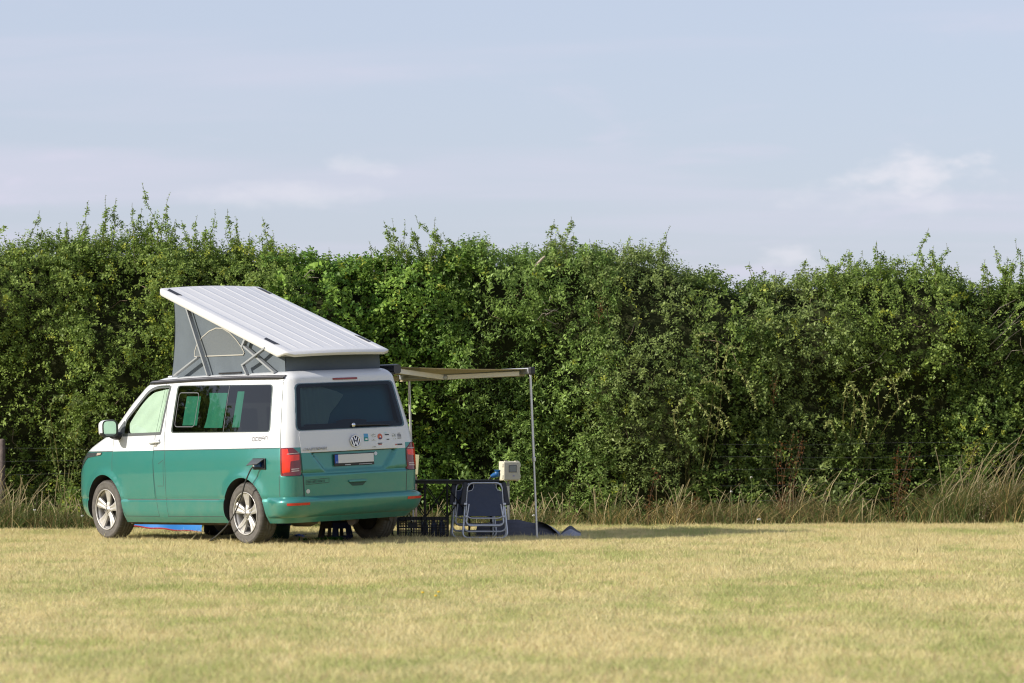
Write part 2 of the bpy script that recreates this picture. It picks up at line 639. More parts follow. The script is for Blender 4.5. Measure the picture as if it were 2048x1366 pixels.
def hedge_shrub(x0, x1, label, pal, size, lw, dens, yellow, droop, seed, m=13, grp=None):
    global RNG
    RNG = np.random.default_rng(seed)
    xm = (x0 + x1) / 2
    root = empty('hedge_shrub', (xm, HY + .6, float(gz(xm, HY))), label, 'hedge shrub', grp)
    off = np.array([xm, HY + .6, float(gz(xm, HY))])
    p = PAL[pal]
    parts = []
    w = x1 - x0
    # front face
    n = int(w * 4.0 * dens)
    x = RNG.uniform(x0 - .2, x1 + .2, n)
    tz = top_z(x)
    z = .12 + (tz - .12) * RNG.random(n)
    dens_n = vnoise(x * 1.1 + 3, z * 1.2, 31) * .6 + vnoise(x * 3.0, z * 2.6, 33) * .4
    inner = RNG.random(n) < .30
    keep = (RNG.random(n) < np.clip((dens_n - .31) * 6, .04, 1)) | inner
    x, z, tz, inner = x[keep], z[keep], tz[keep], inner[keep]
    n = len(x)
    rnd = np.clip((z - (tz - .55)) / .55, 0, 1) ** 2 * .55
    y = HY - face_off(x, z) + rnd + np.where(inner, RNG.uniform(.15, .6, n), RNG.uniform(-.05, .12, n))
    D = np.stack([RNG.normal(0, .55, n), -np.abs(RNG.normal(.75, .35, n)), RNG.normal(.25, .55, n)], -1)
    parts.append(sprays(np.stack([x, y, z], -1), unit(D), RNG.uniform(.14, .36, n), m, size, lw, p, yellow, droop))
    # top
    n = int(w * 1.7 * dens * .55)
    x = RNG.uniform(x0 - .2, x1 + .2, n)
    yy = RNG.uniform(0, 1.5, n)
    z = top_z(x) - .12 + .25 * (vnoise(x * 2.2, yy * 2, 41) - .5) - .25 * (yy - .6) ** 2
    D = np.stack([RNG.normal(0, .45, n), RNG.normal(-.15, .4, n), np.abs(RNG.normal(.9, .3, n))], -1)
    parts.append(sprays(np.stack([x, HY + .25 + yy, z], -1), unit(D), RNG.uniform(.14, .38, n), m, size, lw, p, yellow, droop * .5))
    # bold sprays that stand out of the face and catch the sun
    n = int(w * 24)
    x = RNG.uniform(x0, x1, n)
    z = .7 + (top_z(x) - .7) * RNG.random(n)
    y = HY - face_off(x, z) - .05 + np.clip((z - (top_z(x) - .5)) / .5, 0, 1) ** 2 * .5
    D = np.stack([RNG.normal(0, .65, n), -np.abs(RNG.normal(.50, .22, n)), RNG.normal(.50, .45, n)], -1)
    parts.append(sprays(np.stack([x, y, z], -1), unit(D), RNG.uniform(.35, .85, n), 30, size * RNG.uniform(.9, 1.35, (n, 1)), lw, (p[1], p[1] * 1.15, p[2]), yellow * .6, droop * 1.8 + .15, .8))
    # low growth at the foot, mixed into the long grass
    n = int(w * 34)
    x = RNG.uniform(x0, x1, n)
    z = .03 + .75 * RNG.random(n) ** 1.3
    keep = vnoise(x * 1.4, z * .5, 51) > .42
    x, z = x[keep], z[keep]
    n = len(x)
    y = HY - RNG.uniform(.05, .75, n) * (1 - .5 * z)
    D = np.stack([RNG.normal(0, .6, n), -np.abs(RNG.normal(.4, .3, n)), RNG.normal(.6, .5, n)], -1)
    parts.append(sprays(np.stack([x, y, z], -1), unit(D), RNG.uniform(.15, .38, n), 12, size * 1.2, lw, (p[0] * .9, p[1] * .9, p[2]), yellow, droop))
    V, F, C = join(parts)
    link('foliage', fast_mesh('foliage', V - off, F, M_LEAF, C), root)
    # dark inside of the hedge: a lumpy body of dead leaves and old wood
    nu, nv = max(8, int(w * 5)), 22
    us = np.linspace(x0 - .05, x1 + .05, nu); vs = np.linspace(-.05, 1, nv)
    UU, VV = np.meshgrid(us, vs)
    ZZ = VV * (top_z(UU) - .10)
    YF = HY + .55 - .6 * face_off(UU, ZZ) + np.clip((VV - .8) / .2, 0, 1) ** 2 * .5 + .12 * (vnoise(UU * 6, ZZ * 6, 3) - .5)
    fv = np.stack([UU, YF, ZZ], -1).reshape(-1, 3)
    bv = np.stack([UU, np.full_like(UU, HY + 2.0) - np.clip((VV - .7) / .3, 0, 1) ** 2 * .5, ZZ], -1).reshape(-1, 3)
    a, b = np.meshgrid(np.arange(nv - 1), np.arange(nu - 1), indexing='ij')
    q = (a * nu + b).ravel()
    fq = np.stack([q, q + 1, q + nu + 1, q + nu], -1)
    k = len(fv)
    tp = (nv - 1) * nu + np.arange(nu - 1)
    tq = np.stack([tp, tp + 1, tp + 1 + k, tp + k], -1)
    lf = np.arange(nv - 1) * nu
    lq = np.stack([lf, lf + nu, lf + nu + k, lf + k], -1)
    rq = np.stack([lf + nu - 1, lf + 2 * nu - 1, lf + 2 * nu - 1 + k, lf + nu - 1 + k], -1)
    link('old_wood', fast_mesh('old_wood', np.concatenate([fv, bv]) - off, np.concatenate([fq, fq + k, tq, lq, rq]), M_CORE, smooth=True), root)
    # bare twigs
    tw = MB()
    for i in range(int(w * 6)):
        xx = random.uniform(x0, x1); zz = random.uniform(.5, float(top_z(xx)) - .5)
        yy = HY - float(face_off(xx, zz)) + .15
        a = Vector((xx, yy, zz)) - Vector(off)
        d = Vector((random.gauss(0, .6), -random.uniform(.2, .7), random.gauss(.2, .5))).normalized() * random.uniform(.25, .5)
        k = Vector((random.gauss(0, .04), 0, random.gauss(0, .04)))
        tw.tube([a, a + d * .5 + k, a + d], [.007, .005, .002], 4)
    tag(tw.build('twigs', M_BARK, root, recalc=False), kind='stuff')
    return root, off


def shoots(root, off, lst, pal, size, lw, seed, yellow=.02):
    """upright stems above the hedge top, each one a part"""
    global RNG
    RNG = np.random.default_rng(seed)
    p = PAL[pal]
    more = []
    for (px, py) in lst:
        for _ in range(2):
            if random.random() < .75:
                q_ = px + random.uniform(-26, 26)
                base_py = 880 - (float(top_z(px2x(q_))) - 1.162) * FPX / HY
                more.append((q_, base_py + (py - base_py) * random.uniform(.2, .72)))
    for (px, py) in list(lst) + more:
        full = random.uniform(.45, 1.0)
        x = float(px2x(px)); zt = 1.162 + (880 - py) / FPX * HY
        zb = float(top_z(x)) - .35
        h = zt - zb
        y = HY + .2 + random.uniform(0, .7)
        lean = random.gauss(0, .16) * h
        bend = random.gauss(0, .075) * h
        k = 9
        st = []
        for i in range(k):
            t = i / (k - 1)
            st.append((x - lean * (1 - t) ** 1.2 + bend * math.sin(t * math.pi * 1.5) + random.gauss(0, .010), y + .04 * math.sin(t * 4), zb + h * t))
        me = []
        S = np.array(st)
        nside = int(h * 46 * full)
        ti = RNG.uniform(.05, .88, nside)
        O = np.stack([np.interp(ti, np.linspace(0, 1, k), S[:, c]) for c in range(3)], -1)
        a = RNG.uniform(0, 6.28, nside)
        D = unit(np.stack([np.cos(a), np.sin(a), RNG.uniform(.4, 1.4, nside)], -1))
        ln = RNG.uniform(.06, .24, nside) * (1.12 - ti) * (.5 + .6 * full)
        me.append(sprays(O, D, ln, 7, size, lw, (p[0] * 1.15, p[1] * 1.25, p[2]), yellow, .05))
        ntip = int(h * 90 * (.6 + .4 * full))
        ti = np.clip(RNG.uniform(0.0, 1.0, ntip), 0, 1)
        O = np.stack([np.interp(ti, np.linspace(0, 1, k), S[:, c]) for c in range(3)], -1)
        a = RNG.uniform(0, 6.28, ntip)
        LD = np.stack([np.cos(a), np.sin(a), RNG.uniform(.1, 1.0, ntip)], -1)
        sz = size * RNG.uniform(.5, 1.1, ntip) * (1.1 - .5 * ti)
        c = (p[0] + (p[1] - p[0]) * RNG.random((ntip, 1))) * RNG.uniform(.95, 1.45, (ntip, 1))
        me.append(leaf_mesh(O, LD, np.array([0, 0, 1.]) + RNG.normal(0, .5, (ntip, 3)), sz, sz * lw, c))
        V, F, C = join(me)
        # the stem, as thin four-sided strips
        sv, sf = [], []
        for i, q in enumerate(st):
            r = .006 * (1 - i / (k - 1)) + .0015
            sv += [(q[0] - r, q[1] - r, q[2]), (q[0] + r, q[1] - r, q[2]), (q[0] + r, q[1] + r, q[2]), (q[0] - r, q[1] + r, q[2])]
            if i:
                for e in range(4):
                    sf.append([(i - 1) * 4 + e, (i - 1) * 4 + (e + 1) % 4, i * 4 + (e + 1) % 4, i * 4 + e])
        V, F, C = join([(V, F, C), (np.array(sv), np.array(sf), np.tile([[.20, .19, .09]], (len(sv), 1)))])
        link('shoot', fast_mesh('shoot', V - off, F, M_LEAF, C), root)


HEDGE = [
    # px range, label, palette, leaf size, width ratio, density, yellow, droop
    (-90, 150, 'small leaved hedge shrub with spotty yellow leaves behind the grey wooden post', 'hawthorn', .046, .62, 300, .07, .2),
    (150, 345, 'tallest hedge shrub, with many upright leafy shoots against the sky', 'hawthorn', .046, .62, 300, .06, .2),
    (345, 560, 'yellowish green hedge shrub with a row of shoots above the raised van roof', 'hawthorn', .046, .62, 290, .06, .2),
    (560, 745, 'smooth topped ivy mound in the hedge behind the tilted van roof', 'ivy', .066, .78, 200, .02, .45),
    (745, 905, 'ivy clad hedge shrub with a sparse clump of thin shoots above the awning', 'ivy', .060, .75, 220, .05, .4),
    (905, 1060, 'broad leaved bushy hedge shrub right above the middle of the awning', 'privet', .066, .42, 230, .02, .3),
    (1060, 1200, 'rounded hedge shrub with a bare grey branch stub and two tall sprigs', 'privet', .058, .45, 250, .02, .3),
    (1200, 1400, 'grey green hedge shrub just right of the awning pole with few thin shoots', 'olive', .050, .5, 270, .02, .3),
    (1400, 1520, 'dark hedge shrub where the hedge top dips lowest', 'dark', .058, .6, 240, .01, .35),
    (1520, 1690, 'matted hedge shrub with drooping growth right of the dip', 'olive', .052, .6, 260, .03, .45),
    (1690, 1900, 'hedge shrub with the tallest spire of shoots on the right half', 'hawthorn', .048, .6, 280, .03, .25),
    (1900, 2150, 'dark hedge shrub with tangled slanting bare twigs, last of the hedge on the right', 'dark', .054, .6, 260, .05, .35),
]
roots = []
for i, (a, b, lab, pal, size, lw, dens, yel, droop) in enumerate(HEDGE):
    roots.append(hedge_shrub(px2x(a), px2x(b), lab, pal, size, lw, dens, yel, droop, 100 + i, m=15 if size < .05 else 13))
SH = [
    (0, 'hawthorn', .042, [(8, 470), (20, 480), (48, 474), (70, 418), (84, 452), (104, 438), (125, 470), (140, 455)]),
    (1, 'hawthorn', .042, [(152, 392), (163, 440), (178, 452), (196, 386), (210, 430), (232, 392), (246, 425), (262, 402), (284, 357), (275, 430), (298, 440), (318, 381), (326, 408), (338, 440)]),
    (2, 'hawthorn', .042, [(366, 436), (386, 424), (402, 450), (421, 416), (442, 409), (463, 424), (452, 455), (486, 458), (528, 429), (518, 458), (541, 455), (566, 490)]),
    (3, 'hawthorn', .036, [(648, 492)]),
    (4, 'hawthorn', .040, [(742, 480), (755, 490), (769, 438), (780, 452), (791, 434), (807, 432), (815, 460), (826, 450), (838, 462), (855, 425), (861, 455), (873, 432), (900, 460)]),
    (5, 'privet', .055, [(918, 470), (930, 480), (948, 468), (962, 476), (1012, 492), (1045, 488)]),
    (6, 'olive', .042, [(1100, 432), (1108, 465), (1128, 448), (1143, 427), (1136, 470)]),
    (7, 'olive', .038, [(1186, 470), (1215, 488), (1260, 464), (1268, 484), (1290, 478), (1332, 446), (1326, 474)]),
    (9, 'olive', .040, [(1512, 516), (1530, 530), (1558, 535), (1590, 535), (1612, 512)]),
    (10, 'hawthorn', .042, [(1640, 530), (1664, 497), (1678, 515), (1691, 494), (1711, 492), (1722, 510), (1735, 496), (1763, 478), (1778, 498), (1800, 508), (1830, 505), (1861, 449), (1868, 490), (1894, 484)]),
    (11, 'hawthorn', .042, [(1905, 510), (1932, 518), (1972, 516), (1984, 530), (2008, 488), (2016, 505), (2040, 515), (2050, 470)]),
]
for k, pal, size, lst in SH:
    shoots(roots[k][0], roots[k][1], lst, pal, size, .62, 300 + k)
# the hedge runs on out of the picture; the van's side window mirrors this stretch
ORD = ('first', 'second', 'third', 'fourth', 'fifth', 'sixth', 'seventh')
for i, (a, b) in enumerate(((-9.6, px2x(-90)), (-12.2, -9.6), (-15.0, -12.2), (-18, -15.0), (-21.5, -18), (-25.5, -21.5), (-30, -25.5))):
    r, off = hedge_shrub(a, b, ORD[i] + ' hedge shrub beyond the grey post, mirrored in the van side window', 'hawthorn', .085, .6, 70, .08, .2, 150 + i, 12, 'hedge running on to the left of the view')
    xs_ = [random.uniform(a, b) for _ in range(7)]
    shoots(r, off, [(1024 + q / HY * FPX, 880 - (float(top_z(q)) + random.uniform(.25, .75) - 1.162) * FPX / HY) for q in xs_], 'hawthorn', .06, .6, 350 + i)
hedge_shrub(px2x(2150), px2x(2500), 'low leaved hedge shrub past the one with tangled bare twigs', 'dark', .085, .6, 70, .05, .3, 170, 12)

# dead branch stub and pale dead twigs in the hedge (parts of the shrub they grow from)
r6, o6 = roots[6]
b = MB()
x = px2x(1072); z0 = 1.162 + (880 - 538) / FPX * HY
b.tube([Vector((x - .03, HY + .35, z0 - .12)) - Vector(o6), Vector((x, HY + .08, z0 + .05)) - Vector(o6), Vector((px2x(1084), HY - .05, z0 + .13)) - Vector(o6), Vector((px2x(1090), HY - .07, z0 + .17)) - Vector(o6)], [.024, .022, .018, .010], 8)
b.build('branch', new_mat('dead_wood', (.36, .31, .26), .9, var=.25, scale=25, bump=.5), r6)
M_TWIG = new_mat('pale_dead_twig', (.24, .21, .17), .85)


def dead_twigs(k, lst):
    r, o = roots[k]
    b = MB()
    for (a, c) in lst:
        p, q = [Vector((px2x(u), HY - .25 + random.uniform(-.1, .1) - float(face_off(px2x(u), 2)) * .6, 1.162 + (880 - v) / FPX * HY)) - Vector(o) for u, v in (a, c)]
        m = (p + q) / 2 + Vector((random.gauss(0, .04), 0, random.gauss(.03, .04)))
        b.tube([p, m, q], [.006, .005, .002], 5)
    tag(b.build('twigs', M_TWIG, r, recalc=False), kind='stuff')


dead_twigs(6, [((1080, 600), (1092, 612)), ((1088, 620), (1118, 616)), ((1090, 632), (1122, 628)), ((1092, 640), (1118, 647)), ((1098, 606), (1106, 600)), ((1075, 640), (1100, 628))])
dead_twigs(3, [((610, 556), (632, 545)), ((618, 560), (640, 558)), ((590, 585), (615, 572)), ((600, 600), (622, 590))])
dead_twigs(11, [((1980, 690), (2040, 640)), ((1990, 700), (2046, 655)), ((2000, 670), (2046, 625)), ((1975, 640), (2030, 600)), ((2010, 720), (2046, 700)), ((1995, 655), (2040, 610)), ((1700, 745), (1770, 700))])

# ------------------------------------------------------------------ arching bramble in front of the dark dip


def arch_stem(pts, r0, r1, lsize, nl, pal, col_stem, jit=.004):
    P = np.array(pts, float)
    t = np.linspace(0, 1, len(P)); tt = np.linspace(0, 1, 28)
    S = np.stack([np.interp(tt, t, P[:, c]) for c in range(3)], -1)
    for _ in range(4):
        S[1:-1] = (S[:-2] + S[1:-1] * 2 + S[2:]) / 4
    sv, sf = [], []
    for i, q in enumerate(S):
        r = r0 + (r1 - r0) * i / 27
        sv += [q + (-r, 0, -r), q + (r, -r, 0), q + (0, r, r)]
        if i:
            for e in range(3):
                sf.append([(i - 1) * 3 + e, (i - 1) * 3 + (e + 1) % 3, i * 3 + (e + 1) % 3, i * 3 + e])
    ti = RNG.uniform(.12, 1, nl)
    O = np.stack([np.interp(ti, tt, S[:, c]) for c in range(3)], -1)
    LD = RNG.normal(0, 1, (nl, 3)) + (0, -.3, -.25)
    O = O + RNG.normal(0, jit, (nl, 3))
    sz = lsize * RNG.uniform(.6, 1.2, nl)
    c = (pal[0] + (pal[1] - pal[0]) * RNG.random((nl, 1))) * RNG.uniform(.8, 1.2, (nl, 1))
    return join([leaf_mesh(O, LD, np.array([0, -.2, 1.]) + RNG.normal(0, .5, (nl, 3)), sz, sz * .5, c),
                 (np.array(sv), np.array(sf), np.tile([col_stem], (len(sv), 1)))])


def bramble(name, label, cat, base, stems, pal, lsize, seed, nl=70, dep=.75, col=(.24, .22, .09)):
    global RNG
    RNG = np.random.default_rng(seed)
    yb = HY - dep
    bx = px2x(base[0], yb)
    off = np.array([bx, yb, float(gz(bx, yb))])
    root = empty(name, off, label, cat)
    for st in stems:
        pts = [(px2x(u, yb), (HY + .25 if v > 860 else yb + random.uniform(-.12, .12) + (.35 if q < 3 else 0)), 1.162 + (880 - v) / FPX * yb) for q, (u, v) in enumerate(st)]
        V, F, C = arch_stem(pts, .007, .003, lsize, nl, pal, col)
        link('arching_stem', fast_mesh('arching_stem', V - off, F, M_LEAF, C), root)
    return root


bramble('bramble', 'pale green bramble with long arching stems in front of the hedge right of the awning', 'bramble', (1385, 1040), [
    [(1385, 1040), (1384, 900), (1386, 775), (1420, 745), (1455, 736), (1482, 745), (1500, 775), (1514, 815)],
    [(1385, 1040), (1382, 900), (1386, 775), (1410, 762), (1435, 763), (1452, 778), (1460, 800)],
    [(1385, 1040), (1386, 900), (1386, 778), (1372, 752), (1355, 745), (1338, 738)],
    [(1380, 1040), (1378, 900), (1380, 790), (1395, 800), (1412, 825), (1428, 855), (1445, 862)],
    [(1390, 1040), (1395, 900), (1402, 800), (1430, 812), (1452, 830), (1460, 860)],
    [(1370, 1040), (1362, 900), (1360, 800), (1345, 830), (1352, 860), (1365, 900), (1382, 935)],
    [(1400, 1040), (1410, 900), (1425, 820), (1448, 850), (1452, 890)],
    [(1395, 1040), (1420, 860), (1440, 700), (1432, 665), (1400, 668), (1392, 672)],
    [(1395, 1040), (1440, 860), (1450, 720), (1458, 690), (1485, 700)],
    [(1380, 1040), (1378, 880), (1380, 785), (1365, 800), (1356, 812)],
], PAL['pale'], .048, 501, 95)
bramble('bramble', 'hanging bright leaved bramble over the wire fence at right', 'bramble', (1725, 1040), [
    [(1725, 1040), (1700, 900), (1690, 800), (1710, 770), (1728, 800), (1735, 860)],
    [(1725, 1040), (1730, 900), (1740, 780), (1765, 750), (1790, 770), (1800, 820)],
    [(1725, 1040), (1690, 900), (1670, 845), (1655, 840), (1650, 855)],
    [(1725, 1040), (1760, 900), (1800, 815), (1830, 790), (1850, 800)],
    [(1725, 1040), (1720, 880), (1715, 780), (1700, 760), (1688, 790)],
    [(1725, 1040), (1750, 880), (1775, 800), (1790, 760), (1820, 740)],
    [(1725, 1040), (1715, 900), (1708, 830), (1720, 812), (1735, 850), (1740, 900)],
], PAL['pale'], .050, 502, 80)
bramble('bramble', 'leafy bramble growing up behind the van wing mirror', 'bramble', (110, 1040), [
    [(110, 1040), (112, 900), (122, 830), (150, 800), (170, 805)],
    [(110, 1040), (95, 900), (92, 820), (110, 790), (130, 800)],
    [(110, 1040), (130, 930), (150, 850), (180, 820), (200, 830)],
    [(110, 1040), (120, 950), (125, 880), (140, 860), (150, 900)],
    [(110, 1040), (135, 940), (165, 880), (190, 870), (205, 880)],
    [(110, 1040), (90, 930), (80, 870), (95, 850), (110, 880)],
], PAL['olive'], .060, 503, 85)

# ------------------------------------------------------------------ rust brown docks and pale seed heads at the foot of the hedge
RUST = (A3([.12, .045, .016]), A3([.24, .10, .034]), A3([.3, .13, .04]))


def dock(px, top, wpx, label, n, seed, pal=RUST, name='dock_plant', cat='weed', lsize=.05, dep=.95, short=0):
    global RNG
    RNG = np.random.default_rng(seed)
    y = HY - dep
    x = px2x(px, y)
    off = np.array([x, y, float(gz(x, y))])
    root = empty(name, off, label, cat)
    for i in range(n):
        u = px + random.uniform(-.5, .5) * wpx
        v = top + random.uniform(0, 45)
        xa = px2x(px + random.uniform(-.25, .25) * wpx, y)
        yy = y + random.uniform(-.1, .1)
        zt = 1.162 + (880 - v) / FPX * y
        zb0 = zt - short if short else float(gz(x, y)) - .02
        pts = [(xa, yy + (.3 if short else 0), zb0), ((xa * .6 + px2x(u, y) * .4), yy, zb0 + (zt - zb0) * .5), (px2x(u, y) + (.03 + .1 * random.random()) * (zt - zb0), yy, zt)]
        P = np.array(pts)
        V, F, C = arch_stem(pts, .0032, .0015, lsize * random.uniform(.45, .85), 46, pal, (.14, .09, .05), .034)
        link('stem', fast_mesh('stem', V - off, F, M_LEAF, C), root)
    return root


dock(1572, 862, 60, 'tall rust brown dock leaning by the hedge, left of the fence wires', 7, 601)
dock(1385, 970, 36, 'short orange brown dock below the arching bramble', 4, 602)
dock(1798, 884, 44, 'dark red brown dock behind the fence wires under the hanging bramble', 6, 603)
dock(1298, 908, 16, 'thin brown seed spike right of the awning pole', 2, 604)
dock(1200, 560, 10, 'single tall rust coloured dead stem against the upper hedge', 2, 605, lsize=.035, dep=.55, short=.3)
dock(1548, 745, 16, 'small red brown dead sprig halfway up the hedge right of the bramble', 2, 606, lsize=.035, dep=.6, short=.4)
GRN = (A3([.12, .20, .04]), A3([.22, .30, .07]), A3([.3, .3, .06]))
dock(1136, 935, 40, 'bright green young sprig in front of the dark hedge right of the meter box', 3, 607, GRN, 'young_plant', 'plant', .05, 1.1)
dock(1945, 870, 36, 'yellow green leaf cluster catching the sun behind the right fence wires', 4, 608, (A3([.25, .28, .04]), A3([.34, .34, .06]), A3([.3, .3, .05])), 'young_plant', 'plant', .05, .75, .3)
dock(2040, 995, 40, 'low green plant among the tallest grass below the wire fence', 4, 609, GRN, 'young_plant', 'plant', .06, 1.2)
dock(1968, 955, 30, 'pale beige withered flower heads in the tall grass at right', 5, 610, (A3([.45, .36, .24]), A3([.6, .5, .34]), A3([.5, .4, .25])), 'withered_flower', 'weed', .03, 1.2)


def white_flower(px, py, d, label, r=.03):
    r *= .6
    x = px2x(px, d)
    z = 1.162 + (880 - py) / FPX * d
    root = empty('white_flower', (x, d, float(gz(x, d))), label, 'flower')
    h = max(.06, z - float(gz(x, d)))
    MB().tube([(0, 0, -.01), (.01, 0, h * .6), (0, 0, h)], [.004, .003, .002], 5).build('stem', new_mat('flower_stem', (.15, .2, .06), .8), root)
    b = MB()
    for i in range(9):
        a = i * 2.4
        q = r * .75 * math.sqrt(i / 9)
        b.lathe([(.001, h + .006), (r * .38, h + .010), (r * .40, h + .018), (.001, h + .024)], (q * math.cos(a), q * math.sin(a), random.uniform(-.006, .006)), 'z', 6)
    b.build('flower_head', new_mat('white_petals', (.50, .50, .46), .8), root)


white_flower(1517, 1041, 46.4, 'white flower at the grass edge right of the bramble', .045)
white_flower(1462, 985, 46.6, 'small white flower head among the grass below the bramble', .03)
white_flower(1502, 957, 46.7, 'taller white flower head beside the rusty dock', .03)
white_flower(1067, 1033, 45.9, 'white flower just left of the awning pole foot', .03)
white_flower(70, 1022, 46.2, 'white flower low in the grass left of the van', .03)
white_flower(165, 1034, 46.2, 'white flower close beside the van front wheel', .03)
for (u, v, lab) in ((846, 1182, 'leftmost yellow dandelion of the pair in the lawn before the van'), (878, 1181, 'rightmost yellow dandelion of the pair in the lawn before the van'), (872, 1188, 'lowest small yellow dandelion in the lawn before the van')):
    d = 27.0 - (v - 1182) * .09
    x = px2x(u, d)
    root = empty('dandelion', (x, d, float(gz(x, d))), lab, 'flower', 'dandelions in the lawn')
    MB().tube([(0, 0, -.01), (0, 0, .045)], .002, 5).build('stem', bpy.data.materials['flower_stem'], root)
    MB().lathe([(.001, .043), (.012, .048), (.013, .053), (.001, .057)], (0, 0, 0), 'z', 10).build('flower_head', new_mat('yellow_petals', (.75, .50, .02), .8), root)

# ------------------------------------------------------------------ unmown grass along the hedge foot
M_TALL = attr_mat('margin_grass', 0.7, 0.35, 0.2)


def tall_grass():
    global RNG
    RNG = np.random.default_rng(77)
    n = 50000
    x = RNG.uniform(-9.5, 9.5, n)
    x = x[RNG.random(n) < np.clip(1.7 * vnoise(x * 2.3, x * 0, 68) - .12, .12, 1)]
    n = len(x)
    clump = vnoise(x * 1.1, x * 0 + 2, 61) * .6 + vnoise(x * 3.3, x * 0 + 5, 62) * .4
    y = HY - .95 - RNG.beta(1.3, 2.0, n) * .55 + RNG.uniform(0, .6, n)
    y = y + .22 * (vnoise(x * 1.3, x * 0, 63) - .5) - .10 * (x < -3)
    px = x / y * FPX + 1024
    hmax = np.interp(px, [-200, 0, 60, 160, 300, 800, 1000, 1110, 1200, 1330, 1420, 1500, 1620, 1750, 1850, 1960, 2048, 2300],
                     [.75, .72, .66, .62, .40, .34, .30, .36, .60, .66, .45, .45, .66, .55, .75, 1.0, .92, .9])
    cl2 = vnoise(x * 5.5, y * 3.0, 66)
    h = .88 * hmax * RNG.uniform(.18, .85, n) ** 1.3 * (.22 + .85 * clump + .65 * cl2)
    tall = RNG.random(n) < .022
    h = np.where(tall, hmax * RNG.uniform(.75, 1.45, n) * (.6 + .6 * clump), h)
    lean = np.where(tall, RNG.normal(np.where(px > 1500, .32, .12), .30, n), RNG.normal(.15, .70, n)) * h
    leany = RNG.normal(-.08, .35, n) * h
    flop = RNG.random(n) < .22
    wd = np.where(tall, .0032, RNG.uniform(.003, .0055, n))
    ts = np.array([0, .35, .7, 1.0])
    k = len(ts)
    base = np.stack([x, y, gz(x, y) - .01], -1)
    pts = np.zeros((n, k, 3))
    for i, t in enumerate(ts):
        dz = h * (t - np.where(flop, .45, .12) * t * t * t)
        pts[:, i] = base + np.stack([lean * t ** 1.8 * np.where(flop, 2.0, 1), leany * t ** 1.8, dz], -1)
    sd = np.stack([np.ones(n), RNG.normal(0, .5, n), np.zeros(n)], -1)
    sd = unit(sd) * wd[:, None]
    wt = np.array([1, .9, .65, .2])
    # seed heads on the tall stems
    head = np.where(tall, 1.0, 0.0)
    V = np.zeros((n, k, 2, 3))
    for i in range(k):
        ww = wt[i] + head * (0.9 if i == 3 else (0.8 if i == 2 else 0))
        V[:, i, 0] = pts[:, i] - sd * ww[:, None]
        V[:, i, 1] = pts[:, i] + sd * ww[:, None]
    idx = np.arange(n * k * 2).reshape(n, k, 2)
    F = np.concatenate([np.stack([idx[:, i, 0], idx[:, i, 1], idx[:, i + 1, 1], idx[:, i + 1, 0]], -1) for i in range(k - 1)])
    t = RNG.random((n, 1))
    straw = A3([.19, .15, .062]) * (1 - t) + A3([.35, .285, .135]) * t
    straw = np.where(tall[:, None], A3([.50, .42, .24]), straw)
    grn = A3([.075, .115, .030]) * (1 - t) + A3([.15, .19, .055]) * t
    gold = np.interp(px, [0, 150, 900, 1120, 1180, 1340, 1440, 1600, 2048], [.25, .25, .05, .25, .6, .5, .15, .2, .25])
    straw = np.where(((RNG.random(n) < gold) & ~tall)[:, None], A3([.52, .39, .16]) * (.8 + .3 * t), straw)
    isg = (RNG.random(n) < np.clip(.60 - .5 * gold - .6 * (vnoise(x * .9, y, 67) - .5) - .3 * (clump - .5), .1, .95))[:, None]
    c = np.where(isg & ~tall[:, None], grn, straw) * RNG.uniform(.7, 1.15, (n, 1))
    cols = np.repeat(c, k * 2, axis=0)
    return link('tall_grass', fast_mesh('tall_grass', V.reshape(-1, 3), F, M_TALL, cols))


tag(tall_grass(), kind='stuff')

# ------------------------------------------------------------------ wire fence
M_WIRE = new_mat('old_wire', (.14, .14, .16), .7, metal=.2)
M_POST = new_mat('weathered_post', (.11, .085, .08), .9, var=.3, scale=14, bump=.5)
fy = HY - .78
for (xa, xb, pxs, lab) in ((px2x(1440, fy), 9.0, (2110,), 'thin wire stock fence between tall grass and hedge on the right'),
                           (-10.0, px2x(200, fy), (-12,), 'wire stock fence with a grey wooden post left of the van')):
    root = empty('wire_fence', ((xa + xb) / 2, fy, 0), lab, 'fence')
    ox = (xa + xb) / 2
    for z in (.32, .52, .72, .88, 1.05):
        pts = [(xx - ox, random.gauss(0, .01), z + float(gz(xx, fy)) + .012 * math.sin(xx * 2.1 + z * 9)) for xx in np.linspace(xa, xb, 16)]
        MB().tube(pts, .0008, 4, cap=False).build('wire', M_WIRE, root, recalc=False)
    for p in pxs:
        xx = px2x(p, fy)
        MB().lathe([(.001, -.2), (.042, -.2), (.040, 1.16), (.034, 1.18), (.001, 1.185)], (xx - ox, .80, float(gz(xx, fy))), 'z', 12).build('post', M_POST, root)

# ------------------------------------------------------------------ camper van: body surface as a function
def itp(z, tab):
    a = np.array(tab)
    return np.interp(z, a[:, 0], a[:, 1])


